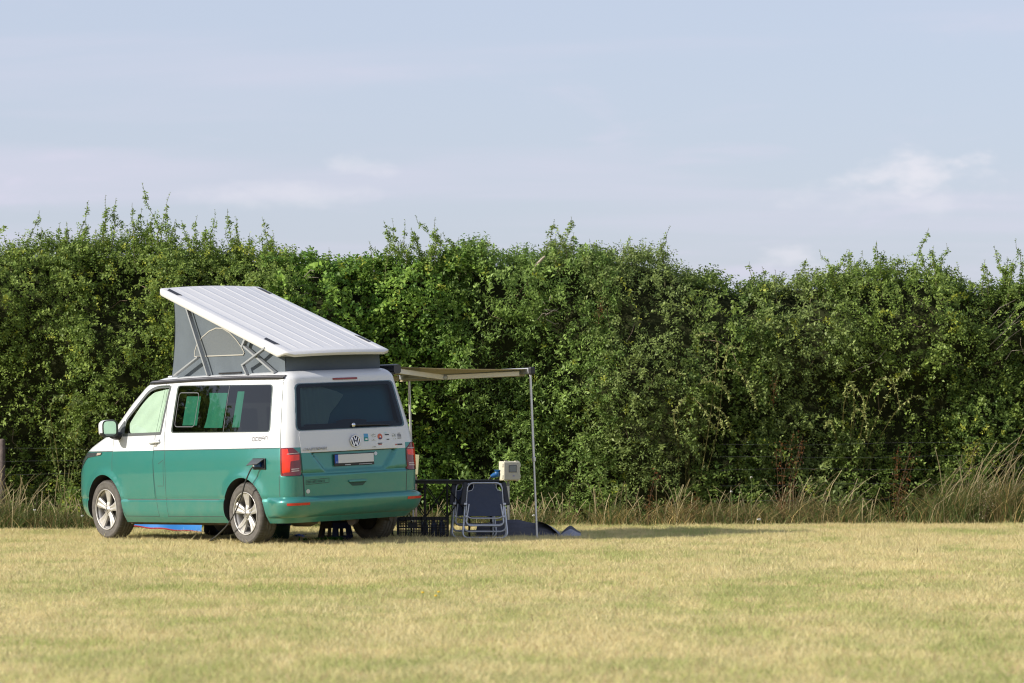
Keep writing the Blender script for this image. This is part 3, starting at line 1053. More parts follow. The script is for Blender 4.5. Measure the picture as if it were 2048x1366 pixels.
WZ = [(.20, .85), (.27, .90), (.31, .922), (.36, .934), (.485, .938), (.497, .930), (.515, .930), (.53, .936), (.62, .942), (.80, .948), (.95, .946), (1.0, .940), (1.065, .930), (1.15, .917), (1.25, .900), (1.50, .848), (1.80, .783), (1.95, .75)]
XR = [(.20, -.72), (.30, -.82), (.45, -.862), (.75, -.880), (.772, -.850), (.80, -.866), (1.05, -.858), (1.25, -.83), (1.78, -.715), (1.83, -.71), (1.86, -.70), (1.95, -.66)]
XF = [(.20, 3.6), (.30, 3.88), (.40, 3.97), (.55, 4.01), (.80, 3.98), (.95, 3.92), (1.05, 3.82), (1.12, 3.68), (1.20, 3.46), (1.26, 3.28), (1.30, 3.20), (1.60, 2.82), (1.80, 2.52), (1.87, 2.36), (1.95, 2.1)]
ZTOP = 1.905
ARCH = ((0.0, .34, .405), (3.0, .375, .418))


def body_f(x, y, z):
    """> 0 inside the van body"""
    y = np.abs(y)
    fl = 0
    for cx_, cz_, r in ARCH:
        d = np.sqrt((x - cx_) ** 2 + (z - cz_) ** 2)
        g = np.where(d < r + .012, 1.0, np.exp(-((d - r - .012) / .045) ** 2))
        fl = fl + .022 * g * np.clip((z - .28) / .15, 0, 1)
    ys = itp(z, WZ) - np.where(x < 1.3, .075, .05) * np.clip(np.abs(x - 1.3) / 2.3, 0, 2) ** 4 + fl
    d1 = ys - y
    d2 = x - (itp(z, XR) + .055 * (y / .9) ** 2)
    d3 = itp(z, XF) - .22 * (y / .8) ** 2.4 - x
    d4 = ZTOP - z
    q = lambda d, k: np.maximum(0, 1 - d / k) ** 2
    return 1 - np.sqrt(q(d1, .13) + q(d2, .13) + q(d3, .22) + q(d4, .11))


def bisect(fn, a, b, n=34):
    a = np.array(a, float) + 0 * np.array(b, float); b = np.array(b, float) + 0 * a
    for _ in range(n):
        m = (a + b) / 2
        ins = fn(m) > 0
        a = np.where(ins, m, a); b = np.where(ins, b, m)
    return (a + b) / 2


def y_surf(x, z):
    x = np.asarray(x, float)
    return bisect(lambda y: body_f(x, y, z), np.zeros_like(x), np.full_like(x, 1.1))


def x_rear(y, z):
    y = np.asarray(y, float)
    return bisect(lambda x: body_f(x, y, z), np.full_like(y, .6), np.full_like(y, -1.3))


def map_side(u, v, off, s=1):
    u, v = np.asarray(u, float), np.asarray(v, float)
    return np.stack([u, s * (y_surf(u, v) + off), v], -1)


def map_rear(u, v, off):
    u, v = np.asarray(u, float), np.asarray(v, float)
    return np.stack([x_rear(u, v) - off, u, v], -1)


def map_corner(u, v, off, s=1):
    """u: angle round the rear corner, seen from a point inside it"""
    u, v = np.asarray(u, float), np.asarray(v, float)
    c, sn = np.cos(u), np.sin(u)
    r = bisect(lambda q: body_f(-.30 + q * c, .40 + q * sn, v), np.zeros_like(u), np.full_like(u, 1.5)) + off
    return np.stack([-.30 + r * c, s * (.40 + r * sn), v], -1)


def round_poly(pts, r, n=5):
    out = []
    m = len(pts)
    for i in range(m):
        p0, p1, p2 = (np.array(pts[j % m][:2], float) for j in (i - 1, i, i + 1))
        rr = pts[i][2] if len(pts[i]) > 2 else r
        a, b = p0 - p1, p2 - p1
        la, lb = np.linalg.norm(a), np.linalg.norm(b)
        k = min(rr, la * .48, lb * .48)
        if k < 1e-4:
            out.append(tuple(p1))
            continue
        A, B = p1 + a / la * k, p1 + b / lb * k
        for t in np.linspace(0, 1, n):
            out.append(tuple((1 - t) ** 2 * A + 2 * t * (1 - t) * p1 + t * t * B))
    return out


def patch(poly, fmap, off, du=.06, dv=.06, rim=.012, cuts_v=(), mfn=None, offfn=None):
    """a sheet cut to a 2D outline and laid on the body, with a turned-in rim"""
    bm = bmesh.new()
    f = bm.faces.new([bm.verts.new((p[0], p[1], 0)) for p in poly])
    bmesh.ops.triangulate(bm, faces=[f])
    us = [p[0] for p in poly]; vs = [p[1] for p in poly]

    def cut(co, no):
        g = list(bm.verts) + list(bm.edges) + list(bm.faces)
        bmesh.ops.bisect_plane(bm, geom=g, dist=1e-6, plane_co=co, plane_no=no)
    n = int((max(us) - min(us)) / du)
    for i in range(1, n + 1):
        cut((min(us) + (max(us) - min(us)) * i / (n + 1), 0, 0), (1, 0, 0))
    n = int((max(vs) - min(vs)) / dv)
    for i in range(1, n + 1):
        cut((0, min(vs) + (max(vs) - min(vs)) * i / (n + 1), 0), (0, 1, 0))
    for c in cuts_v:
        cut((0, c, 0), (0, 1, 0))
    bm.verts.index_update()
    U = np.array([v.co.x for v in bm.verts]); V = np.array([v.co.y for v in bm.verts])
    O = np.full(len(U), off) if offfn is None else off + offfn(U, V)
    P = fmap(U, V, O)
    mb = MB()
    faces = [[v.index for v in f.verts] for f in bm.faces]
    mi = [0 if mfn is None else mfn(f.calc_center_median().x, f.calc_center_median().y) for f in bm.faces]
    mb.add(P, faces, 0, True)
    mb.m = list(mi)
    if rim:
        P2 = fmap(U, V, O - rim)
        for e in bm.edges:
            if e.is_boundary:
                a, b = e.verts[0].index, e.verts[1].index
                lf = e.link_faces[0]
                mb.add([P[a], P[b], P2[b], P2[a]], [[0, 1, 2, 3]], 0 if mfn is None else mfn(lf.calc_center_median().x, lf.calc_center_median().y))
    bm.free()
    return mb


def ribbon(mb, pts, w, fmap, off, mi=0, closed=False, step=.03):
    """a narrow band laid along a line on the body"""
    P = [np.array(p, float) for p in pts]
    if closed:
        P.append(P[0])
    Q = []
    for a, b in zip(P[:-1], P[1:]):
        k = max(1, int(np.linalg.norm(b - a) / step))
        for i in range(k):
            Q.append(a + (b - a) * i / k)
    Q.append(P[-1])
    Q = np.array(Q)
    T = np.gradient(Q, axis=0)
    if closed:
        T[0] = T[-1] = (Q[1] - Q[-2])
    T /= np.maximum(np.linalg.norm(T, axis=1, keepdims=True), 1e-9)
    nn = np.stack([-T[:, 1], T[:, 0]], -1) * w / 2
    A, B = Q + nn, Q - nn
    PA, PB = fmap(A[:, 0], A[:, 1], off), fmap(B[:, 0], B[:, 1], off)
    k = len(Q)
    mb.add(np.concatenate([PA, PB]), [[i, i + 1, k + i + 1, k + i] for i in range(k - 1)], mi, True)
    return mb


# paint and trim
M_WHITE = new_mat('white_paint', (.635, .65, .67), .38, coat=.7, spec=.4)
M_GREEN = bpy.data.materials.new('green_metallic_paint')
M_GREEN.use_nodes = True
_b = M_GREEN.node_tree.nodes['Principled BSDF']
_b.inputs['Base Color'].default_value = (.036, .235, .200, 1)
_b.inputs['Metallic'].default_value = .35
_b.inputs['Roughness'].default_value = .34
_b.inputs['Coat Weight'].default_value = .9
_b.inputs['Coat Roughness'].default_value = .04
M_DARK = new_mat('black_trim', (.018, .018, .020), .45)
M_SEAM = new_mat('panel_gap', (.06, .085, .08), .8)
M_INNER = new_mat('dark_interior', (.022, .022, .024), .9)
M_UNDER = new_mat('dusty_underbody', (.085, .060, .042), .95, var=.4, scale=9)
M_TYRE = new_mat('tyre_rubber', (.100, .092, .083), .85, var=.25, scale=18, bump=.2)
M_RIM = new_mat('alloy', (.50, .485, .46), .40, metal=.45, var=.08, scale=8)
M_BRAKE = new_mat('brake_iron', (.10, .085, .075), .6, metal=.5)
M_GLASS = glass_mat('tinted_glass', (.42, .46, .44))
M_GLASS2 = glass_mat('door_glass', (.80, .88, .82))
M_GLASS3 = glass_mat('rear_glass', (.46, .58, .62), 1.0, 1.38)
M_TEAL = new_mat('teal_curtain', (.10, .58, .39), .9, var=.08, scale=6)
M_MINT = new_mat('mint_window_blind', (.66, .76, .68), .75, var=.05, scale=5)
M_RED = new_mat('red_lens', (.80, .035, .016), .18, coat=.6)
M_RED2 = new_mat('dark_red_lens', (.16, .010, .014), .15, coat=.8)
M_REFL = new_mat('red_reflector', (.60, .035, .025), .25, coat=.5)
M_CHROME = new_mat('chrome', (.75, .76, .78), .12, metal=1.0)
M_MIRROR = new_mat('mirror_glass', (.62, .72, .70), .03, metal=1.0)
M_CANVAS = new_mat('grey_canvas', (.100, .122, .142), .9, var=.08, scale=4, bump=.25, bscale=10)
M_MESH = new_mat('window_gauze', (.120, .136, .146), .95, bump=.2, bscale=120)
M_PIPING = new_mat('cream_piping', (.36, .35, .31), .8)
M_STRUT = new_mat('grey_strut', (.36, .38, .40), .45, metal=.4)
M_ROOFW = new_mat('roof_white', (.665, .66, .65), .35, coat=.3, var=.02, scale=3)

def add_low_tint(m, base):  # mixes noisy brown into the paint, stronger towards the bottom
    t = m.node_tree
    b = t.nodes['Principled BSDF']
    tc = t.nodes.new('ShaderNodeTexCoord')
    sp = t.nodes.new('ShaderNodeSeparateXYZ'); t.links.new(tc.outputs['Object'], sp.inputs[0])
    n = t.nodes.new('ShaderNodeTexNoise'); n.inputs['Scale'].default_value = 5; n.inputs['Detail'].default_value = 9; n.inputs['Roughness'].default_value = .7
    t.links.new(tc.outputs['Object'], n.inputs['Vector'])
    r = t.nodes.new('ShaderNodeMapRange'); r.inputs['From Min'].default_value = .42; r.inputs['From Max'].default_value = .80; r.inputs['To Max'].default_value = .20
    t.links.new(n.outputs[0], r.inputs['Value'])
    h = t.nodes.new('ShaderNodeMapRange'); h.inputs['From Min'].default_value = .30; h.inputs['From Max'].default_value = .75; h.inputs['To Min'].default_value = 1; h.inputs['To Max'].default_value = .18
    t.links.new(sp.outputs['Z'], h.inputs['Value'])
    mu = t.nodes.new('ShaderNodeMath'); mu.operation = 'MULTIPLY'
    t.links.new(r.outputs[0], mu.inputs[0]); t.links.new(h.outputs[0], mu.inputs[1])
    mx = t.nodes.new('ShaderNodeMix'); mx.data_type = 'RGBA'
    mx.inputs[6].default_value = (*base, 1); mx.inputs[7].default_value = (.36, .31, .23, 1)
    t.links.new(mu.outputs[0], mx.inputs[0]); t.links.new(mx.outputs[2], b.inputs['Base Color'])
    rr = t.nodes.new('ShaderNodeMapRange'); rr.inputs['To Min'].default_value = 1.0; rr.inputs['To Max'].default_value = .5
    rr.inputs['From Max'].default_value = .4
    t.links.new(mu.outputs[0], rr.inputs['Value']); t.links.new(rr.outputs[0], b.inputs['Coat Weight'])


add_low_tint(M_GREEN, (.034, .232, .205))

VF = Vector((-.6039, .7969, -.0126)); VL = Vector((-.796, -.6039, -.04)); VU = Vector((-.0395, -.0141, .9991))
VO = Vector((-2.2153, 40.5604, .0368))
VM = Matrix(((VF.x, VL.x, VU.x, VO.x), (VF.y, VL.y, VU.y, VO.y), (VF.z, VL.z, VU.z, VO.z), (0, 0, 0, 1)))
van = empty('camper_van', (0, 0, 0), 'white over green camper van with tilted pop up roof and awning, parked by the hedge', 'camper van')
van.matrix_world = VM


def VW(x, y, z):
    return VM @ Vector((x, y, z))


# body shell: stacked outlines
zs = np.unique(np.concatenate([np.linspace(.235, .47, 10), np.linspace(.485, .53, 6), np.linspace(.56, .74, 6), [.75, .765, .775, .79, .80], np.linspace(.84, 1.03, 6),
                               [1.0640, 1.0651], np.linspace(1.09, 1.34, 12), np.linspace(1.4, 1.78, 8), [1.81, 1.83, 1.845, 1.86, 1.872, 1.884, 1.893, 1.899, 1.903]]))
CX = 1.45
ref = []
for t in np.linspace(0, 1, 70): ref.append((-.9 + 4.9 * t, .95))
for t in np.linspace(0, 1, 40)[1:]: ref.append((4.0, .95 - 1.9 * t))
for t in np.linspace(0, 1, 70)[1:]: ref.append((4.0 - 4.9 * t, -.95))
for t in np.linspace(0, 1, 44)[1:-1]: ref.append((-.9, -.95 + 1.9 * t))
ref = np.array(ref)
ang = np.arctan2(ref[:, 1], ref[:, 0] - CX)
extra = []
for s_ in (1, -1):
    extra += list(np.arctan2(s_ * np.linspace(.70, .93, 16), -.86 + np.linspace(0, .16, 16) - CX))
    extra += list(np.arctan2(s_ * np.linspace(.55, .93, 14), 3.95 - np.linspace(0, .35, 14) - CX))
ang = np.unique(np.round(np.concatenate([ang, extra]), 4))
ca, sa = np.cos(ang), np.sin(ang)
rows = []
for z in zs:
    r = bisect(lambda q: body_f(CX + q * ca, q * sa, z), np.zeros_like(ang), np.full_like(ang, 4.5))
    rows.append(np.stack([CX + r * ca, r * sa, np.full_like(r, z)], -1))
nA, nZ = len(ang), len(zs)
BV = np.concatenate(rows)
bm = bmesh.new()
bv = [bm.verts.new(p) for p in BV]
for i in range(nZ - 1):
    for k in range(nA):
        j = (k + 1) % nA
        f = bm.faces.new((bv[i * nA + k], bv[i * nA + j], bv[(i + 1) * nA + j], bv[(i + 1) * nA + k]))
        f.smooth = True
        zc = (zs[i] + zs[i + 1]) / 2
        f.material_index = 0 if zc > 1.0645 else 1
bm.faces.new([bv[k] for k in range(nA)][::-1]).material_index = 3
bm.faces.new([bv[(nZ - 1) * nA + k] for k in range(nA)]).material_index = 0
me = bpy.data.meshes.new('body')
bmesh.ops.recalc_face_normals(bm, faces=bm.faces)
bm.to_mesh(me)
bm.free()
for m in (M_WHITE, M_GREEN, M_INNER, M_UNDER):
    me.materials.append(m)
body = link('body', me, van)
# openings: wheel housings, left side windows, rear window and the plate recess
SIDE_WIN = round_poly([(1.525, 1.802), (-.43, 1.766), (-.495, 1.243), (1.535, 1.262)], .05, 6)
DOOR_WIN = round_poly([(1.675, 1.80), (1.75, 1.253, .01), (2.60, 1.247, .01), (2.575, 1.42, .05), (2.14, 1.765, .22), (1.95, 1.803, .1)], .03, 6)
REAR_WIN = round_poly([(.66, 1.765), (-.66, 1.765), (-.735, 1.243), (.735, 1.243)], .06, 6)
RECESS = [(.60, 1.003), (-.60, 1.003), (-.40, .775), (.40, .775)]


def inset(poly, d):
    c = np.mean(np.array(poly), axis=0)
    out = []
    for p in poly:
        v = np.array(p) - c
        out.append(tuple(c + v * (1 - d / np.linalg.norm(v))))
    return out


cut = bmesh.new()


def prism(poly, fn):
    a = [cut.verts.new(fn(p, 0)) for p in poly]
    b = [cut.verts.new(fn(p, 1)) for p in poly]
    cut.faces.new(a); cut.faces.new(b[::-1])
    for i in range(len(poly)):
        j = (i + 1) % len(poly)
        cut.faces.new((a[i], b[i], b[j], a[j]))


for cx_, cz_, r in ARCH:
    circ = [(cx_ + r * math.cos(t), cz_ + r * math.sin(t)) for t in np.linspace(0, 2 * math.pi, 49)[:-1]]
    for s_ in (1, -1):
        prism(circ, lambda p, k: (p[0], s_ * (.52 if k == 0 else 1.2), p[1]))
prism(inset(SIDE_WIN, .022), lambda p, k: (p[0], .45 if k == 0 else 1.1, p[1]))
prism(inset(DOOR_WIN, .022), lambda p, k: (p[0], .45 if k == 0 else 1.1, p[1]))
prism(inset(REAR_WIN, .022), lambda p, k: (-.35 if k == 0 else -1.2, p[0], p[1]))
prism(RECESS, lambda p, k: (-.70 if k == 0 else -1.2, p[0] * 1.02, p[1]))
bmesh.ops.recalc_face_normals(cut, faces=cut.faces)
for f in cut.faces:
    f.material_index = 2
cme = bpy.data.meshes.new('cutter')
cut.to_mesh(cme)
cut.free()
for m in (M_WHITE, M_GREEN, M_INNER, M_UNDER):
    cme.materials.append(m)
cob = link('cutter', cme)
md = body.modifiers.new('cut', 'BOOLEAN')
md.operation = 'DIFFERENCE'
md.solver = 'EXACT'
md.object = cob
body.matrix_parent_inverse = Matrix.Identity(4)
body.parent = None
bpy.context.view_layer.update()
nm = bpy.data.meshes.new_from_object(body.evaluated_get(bpy.context.evaluated_depsgraph_get()))
body.modifiers.clear()
body.data = nm
nm.name = 'body'
body.parent = van
body.matrix_parent_inverse = Matrix.Identity(4)
bpy.data.objects.remove(cob, do_unlink=True)
bpy.data.meshes.remove(cme)
# split sharp edges so that cut rims stay crisp
bm = bmesh.new(); bm.from_mesh(nm)
for e in bm.edges:
    if len(e.link_faces) == 2 and e.calc_face_angle(0) > math.radians(38):
        e.smooth = False
bm.to_mesh(nm); bm.free()


def part(mb, name, mats, parent=None, label=None):
    o = mb.build(name, mats, van if parent is None else parent)
    if label:
        o['label'] = label
    return o


# seams between panels
seams = MB()
for ln in ([(1.778, 1.822), (1.80, 1.70), (1.86, 1.25), (1.872, 1.06), (1.862, .80), (1.845, .55), (1.80, .31)],
           [(1.656, 1.822), (1.70, 1.62), (1.66, 1.20), (1.64, 1.06)],
           [(2.80, 1.235), (2.795, 1.06), (2.80, .83)],
           [(1.80, .308), (2.545, .308), (2.60, .44)],
           [(1.753, .91), (1.645, .955), (1.657, .657), (1.788, .657)],
           [(1.62, 1.06), (1.605, .84), (1.625, .52), (1.60, .31)],
           [(1.625, .31), (.44, .31)],
           [(-.592, 1.81), (-.679, 1.26), (-.702, 1.066)],
           [(-.69, .765), (-.672, .53)]):
    ribbon(seams, ln, .0065, map_side, .0015)
ribbon(seams, [(2.585, .500), (.50, .500)], .011, map_side, .001)
ribbon(seams, [(3.75, 1.0655), (-.70, 1.0655)], .008, map_side, .0016)
part(seams, 'panel_gaps', M_SEAM)

# front door lower panel and its handle
col2 = lambda u, v: 0 if v > 1.0645 else 1
fd = patch(round_poly([(1.872, 1.235), (2.79, 1.235), (2.788, .84), (2.70, .78), (2.60, .62), (2.565, .512), (1.862, .512), (1.868, .80)], .02, 3), map_side, .004, .08, .08, .006, (1.0645,), col2)
door = part(fd, 'front_door', [M_WHITE, M_GREEN])
hb = MB()
cupy = float(y_surf(1.84, 1.15))
hb.lathe([(.001, .004), (.048, .004), (.050, .007), (.001, .008)], (1.845, cupy - .001, 1.142), 'y', 20, 1)
hb.tube([(1.95, cupy + .010, 1.150), (1.92, cupy + .032, 1.156), (1.80, cupy + .034, 1.164), (1.745, cupy + .010, 1.166)], [.013, .014, .014, .013], 8, 0)
part(hb, 'handle', [M_WHITE, new_mat('handle_hollow', (.55, .54, .53), .6)], door)
part(MB().lathe([(.001, 0), (.012, 0), (.011, .006), (.001, .008)], (1.765, cupy + .004, 1.185), 'y', 12), 'lock', M_CHROME, door)

# left side window: tinted pane, sliding pane frame, curtains behind
pane = part(patch(SIDE_WIN, map_side, .003, .09, .09, .02), 'side_window', M_GLASS)
fr = MB()
o_, i_ = SIDE_WIN, inset(SIDE_WIN, .03)
ribbon(fr, inset(SIDE_WIN, .010), .030, map_side, -.004, 0, True)
ribbon(fr, [(.42, 1.785), (.42, 1.25)], .006, map_side, .0045, 1)
part(fr, 'window_frame', [M_DARK, new_mat('window_joint', (.16, .17, .18), .5)], pane)
sl = MB()
ribbon(sl, round_poly([(1.462, 1.718), (1.035, 1.708), (1.045, 1.325), (1.468, 1.332)], .05, 5), .010, map_side, .0048, 0, True)
part(sl, 'sliding_pane', new_mat('pane_rim', (.11, .115, .12), .4), pane)
for q in ([(1.36, 1.673), (1.06, 1.666), (1.06, 1.339), (1.37, 1.344)], [(.89, 1.702), (.49, 1.693), (.503, 1.303), (.905, 1.309), (.86, 1.40), (.835, 1.60)], [(.30, 1.705), (.158, 1.702), (.158, 1.303), (.31, 1.305)]):
    cb = patch(q, lambda u, v, o: np.stack([np.asarray(u), y_surf(u, v) - .035 + .006 * np.sin(np.asarray(u) * 40), np.asarray(v)], -1), 0, .02, .1, 0)
    part(cb, 'curtain', M_TEAL, pane)

# front door window with a mint blind behind
pane = part(patch(DOOR_WIN, map_side, .003, .08, .08, .02), 'door_window', M_GLASS2)
fr = MB()
ribbon(fr, inset(DOOR_WIN, .010), .034, map_side, .0035, 0, True)
part(fr, 'window_frame', new_mat('door_window_rubber', (.075, .085, .085), .6), pane)
BL = round_poly([(1.70, 1.775), (1.772, 1.275), (2.48, 1.27), (2.53, 1.37), (2.40, 1.50), (2.22, 1.66), (2.06, 1.735)], .05, 4)
bl = patch(BL, lambda u, v, o: np.stack([np.asarray(u), y_surf(u, v) - .028 + .010 * (vnoise(np.asarray(u) * 5 + np.asarray(v) * 3, np.asarray(v) * 7, 5) - .5) + .004 * np.sin(np.asarray(u) * 21 + np.asarray(v) * 30), np.asarray(v)], -1), 0, .025, .025, 0)
part(bl, 'blind', M_MINT, pane)

# rear window with a pale curtain bunched on the left behind the glass
pane = part(patch(REAR_WIN, map_rear, .004, .09, .07, .02), 'rear_window', M_GLASS3)
fr = MB()
for k_, w_ in ((.020, .05), (.045, .05)):
    ribbon(fr, inset(REAR_WIN, k_), w_, map_rear, -.003, 0, True)
ribbon(fr, [(-.62, 1.285), (.62, 1.285)], .05, map_rear, -.004)
ribbon(fr, [(-.20, 1.30), (-.10, 1.315), (.10, 1.315), (.20, 1.30)], .07, map_rear, -.0035)
part(fr, 'window_frame', new_mat('window_print', (.030, .028, .045), .4), pane)
CU = [(.66, 1.72), (.52, 1.745), (.30, 1.72), (.10, 1.66), (.02, 1.62), (.12, 1.52), (.24, 1.42), (.30, 1.28), (.68, 1.28)]
cu = patch(CU, lambda u, v, o: np.stack([x_rear(u, v) + .045 + .012 * np.sin(np.asarray(u) * 55 + 3 * np.asarray(v)) * np.clip((np.asarray(u) - .1) / .5, 0, 1), np.asarray(u), np.asarray(v)], -1), 0, .012, .08, 0)
part(cu, 'curtain', new_mat('grey_rear_curtain', (.26, .34, .34), .9), pane)
cu = patch([(.70, 1.75), (-.70, 1.75), (-.72, 1.26), (.72, 1.26)], lambda u, v, o: np.stack([x_rear(u * .92, v) + .10 + 0 * np.asarray(u), np.asarray(u) * .92, np.asarray(v)], -1), 0, .1, .1, 0)
part(cu, 'blind', new_mat('blue_rear_blind', (.05, .165, .225), .85), pane)
wp = MB()
wx = float(x_rear(np.array([0.0]), np.array([1.283]))[0])
wp.lathe([(.001, 0), (.026, 0), (.026, .020), (.018, .032), (.001, .036)], (0, 0, 0), 'x', 16, 0)
wp.v = [(wx - .006 - p[0], p[1] + .0, p[2] + 1.283) for p in wp.v]
wp.tube([(wx - .026, -.01, 1.280), (float(x_rear(np.array([-.3]), np.array([1.275]))[0]) - .022, -.30, 1.274), (float(x_rear(np.array([-.5]), np.array([1.264]))[0]) - .018, -.51, 1.264)], [.012, .009, .006], 6, 1)
part(wp, 'wiper', [M_CHROME, M_DARK])

# tailgate below the window with a sunken plate field


def recess_off(u, v):
    u, v = np.asarray(u), np.asarray(v)
    hw = .40 + (v - .775) / (1.003 - .775) * .18
    inside = np.minimum(np.clip((hw - np.abs(u)) / .022, 0, 1), np.clip((v - .775) / .03, 0, 1))
    inside = np.minimum(inside, np.where(v < 1.0015, 1, 0))
    return -.040 * inside * inside * (3 - 2 * inside)


tg_poly = round_poly([(.705, 1.232), (-.705, 1.232), (-.70, 1.00), (-.69, .75), (-.675, .452), (.675, .452), (.69, .75), (.70, 1.00)], .03, 4)
tg = patch(tg_poly, map_rear, .006, .022, .022, .012, (1.001, 1.003), lambda u, v: 0 if v > 1.002 else 1, recess_off)
tail = part(tg, 'tailgate', [M_WHITE, M_GREEN])
gap = MB()
for s_ in (1, -1):
    ribbon(gap, [(s_ * .712, 1.0), (s_ * .697, .75), (s_ * .682, .455)], .012, map_rear, .002)
ribbon(gap, [(-.68, .444), (.68, .444)], .012, map_rear, .002)
ribbon(gap, [(-.58, .9985), (.58, .9985)], .010, map_rear, -.020)  # not a gap: shade under the recess top, painted as a dark strip
part(gap, 'panel_gaps', M_SEAM, tail)


def rear_at(y, z, off=0.0):
    return float(x_rear(np.array([float(y)]), np.array([float(z)]))[0]) - off


# number plate, blank white with a blue band, in a dark holder
px_ = rear_at(0, .90, -.018)
M_PLATE = new_mat('plate_white', (.62, .63, .64), .45, var=.03, scale=30)
pb = MB().box((px_, .01, .903), (.016, .535, .135), 0, None, .004)
pb.box((px_ - .009, -.012, .915), (.004, .478, .095), 1, None, .002)
pb.box((px_ - .009, .250, .915), (.004, .042, .095), 2, None, .002)
plate = part(pb, 'number_plate', [M_DARK, M_PLATE, new_mat('plate_blue', (.015, .075, .42), .5)], tail)

FONT_OK = True


def text_mesh(body_txt, size, mat, name, parent, org, ux, uy, shear=0.0, extrude=.002, width=None, label=None):
    """flat lettering as a mesh; ux, uy are the directions of writing and of its height"""
    cu_ = bpy.data.curves.new(name, 'FONT')
    cu_.body = body_txt
    cu_.size = size
    cu_.shear = shear
    cu_.extrude = extrude
    cu_.resolution_u = 2
    to = bpy.data.objects.new(name, cu_)
    COL.objects.link(to)
    bpy.context.view_layer.update()
    m_ = bpy.data.meshes.new_from_object(to.evaluated_get(bpy.context.evaluated_depsgraph_get()))
    bpy.data.objects.remove(to, do_unlink=True)
    co = np.zeros(len(m_.vertices) * 3); m_.vertices.foreach_get('co', co); co = co.reshape(-1, 3)
    if width:
        co[:, 0] *= width / max(1e-6, co[:, 0].max() - co[:, 0].min())
    ux, uy = Vector(ux).normalized(), Vector(uy).normalized()
    uz = ux.cross(uy)
    W = np.array(org)[None] + co[:, :1] * np.array(ux) + co[:, 1:2] * np.array(uy) + co[:, 2:] * np.array(uz)
    m_.vertices.foreach_set('co', W.ravel())
    m_.materials.clear()
    m_.materials.append(mat)
    m_.update()
    return link(name, m_, parent)


M_LETTER = new_mat('white_print', (.7, .7, .7), .6)
text_mesh('D', .022, M_LETTER, 'plate_letter', plate, (px_ - .012, .256, .873), (0, -1, 0), (0, 0, 1), 0, .0006)
stp = MB()
for a, w_, h_ in ((.10, .075, .010), (-.055, .006, .010), (-.145, .16, .007)):
    stp.box((px_ - .009, a, .8475), (.002, w_, h_), 0)
part(stp, 'holder_print', new_mat('grey_print', (.42, .42, .45), .6), plate)

# round maker's badge: chrome ring with the two letters
bx_ = rear_at(0, 1.105, .012)
bg = MB()
bg.lathe([(.001, 0), (.058, 0), (.058, .006), (.001, .008)], (0, 0, 0), 'x', 32, 0)
bg.v = [(bx_ - p[0], p[1], p[2] + 1.105) for p in bg.v]
ring = [(bx_ - .010, .062 * math.cos(t), 1.105 + .062 * math.sin(t)) for t in np.linspace(0, 2 * math.pi, 37)[:-1]]
bg.tube(ring, .0065, 6, 1, closed=True)


def stroke(a, b, w=.0115):
    bg.bar((bx_ - .012, -a[0], 1.105 + a[1]), (bx_ - .012, -b[0], 1.105 + b[1]), .008, w, 1, up=(0, -(b[1] - a[1]), -(b[0] - a[0])) if False else (1, 0, 0))


def stroke2(a, b, w=.0115):
    a, b = np.array(a, float), np.array(b, float)
    d = (b - a) / np.linalg.norm(b - a)
    n_ = np.array([-d[1], d[0]]) * w / 2
    q = [a + n_, b + n_, b - n_, a - n_]
    f_ = [(bx_ - .014, -p[0], 1.105 + p[1]) for p in q]
    k_ = [(bx_ - .004, -p[0], 1.105 + p[1]) for p in q]
    bg.add(f_ + k_, [[0, 1, 2, 3], [0, 4, 5, 1], [1, 5, 6, 2], [2, 6, 7, 3], [3, 7, 4, 0]], 1)


for s_ in (1, -1):
    stroke2((s_ * .023, .055), (s_ * .002, .009))               # upper letter
    stroke2((s_ * .046, .038), (s_ * .020, -.052))              # outer strokes of the lower letter
    stroke2((s_ * .020, -.052), (s_ * .001, -.004))
part(bg, 'badge', [new_mat('badge_blue', (.012, .018, .07), .25, coat=.5), M_CHROME], tail)

# model lettering, chrome on the tailgate; thin outlined letters on the flank
text_mesh('CALIFORNIA', .044, new_mat('dull_chrome', (.42, .43, .45), .3, metal=.6), 'lettering', tail, (rear_at(.55, 1.03, .014) + .012, .690, 1.024), (-.075, -1, .012), (0, 0, 1), .45, .003, .300)
lt = MB()


def letter(strokes, u0, w):
    for st in strokes:
        ribbon(lt, [(u0 - p[0] * w, 1.150 + p[1] * .036) for p in st], .006, map_side, .006, 0, False, .01)


W_ = .050
LET = {'O': [[(.15, 0), (0, .2), (0, .8), (.15, 1), (.85, 1), (1, .8), (1, .2), (.85, 0), (.15, 0)]],
       'C': [[(1, 1), (.15, 1), (0, .8), (0, .2), (.15, 0), (1, 0)]],
       'E': [[(1, 0), (.15, 0), (0, .2), (0, .8), (.15, 1), (.85, 1), (1, .8), (.9, .5), (.1, .5)]],
       'A': [[(0, .5), (1, .5)], [(0, 0), (0, .8), (.15, 1), (1, 1), (1, 0)]],
       'N': [[(0, 0), (0, .9), (.15, 1), (.85, 1), (1, .8), (1, 0)]]}
for i, ch in enumerate('OCEAN'):
    letter(LET[ch], -.175 - i * .061, .046)
lt.v = [(p[0], p[1], p[2] + (-.16 - p[0]) * .03) for p in lt.v]
part(lt, 'lettering', new_mat('grey_lettering', (.16, .15, .16), .4))

# stickers on the tailgate


def sticker(y, z, w, h, mat, name='sticker', off=.0085, poly=None):
    q = poly or [(y + w / 2, z + h / 2), (y - w / 2, z + h / 2), (y - w / 2, z - h / 2), (y + w / 2, z - h / 2)]
    return part(patch(q, map_rear, off, .05, .05, 0), name, mat, tail)


def disc(y, z, r, n=16):
    return [(y + r * math.cos(t), z + r * math.sin(t)) for t in np.linspace(0, 2 * math.pi, n + 1)[:-1]]


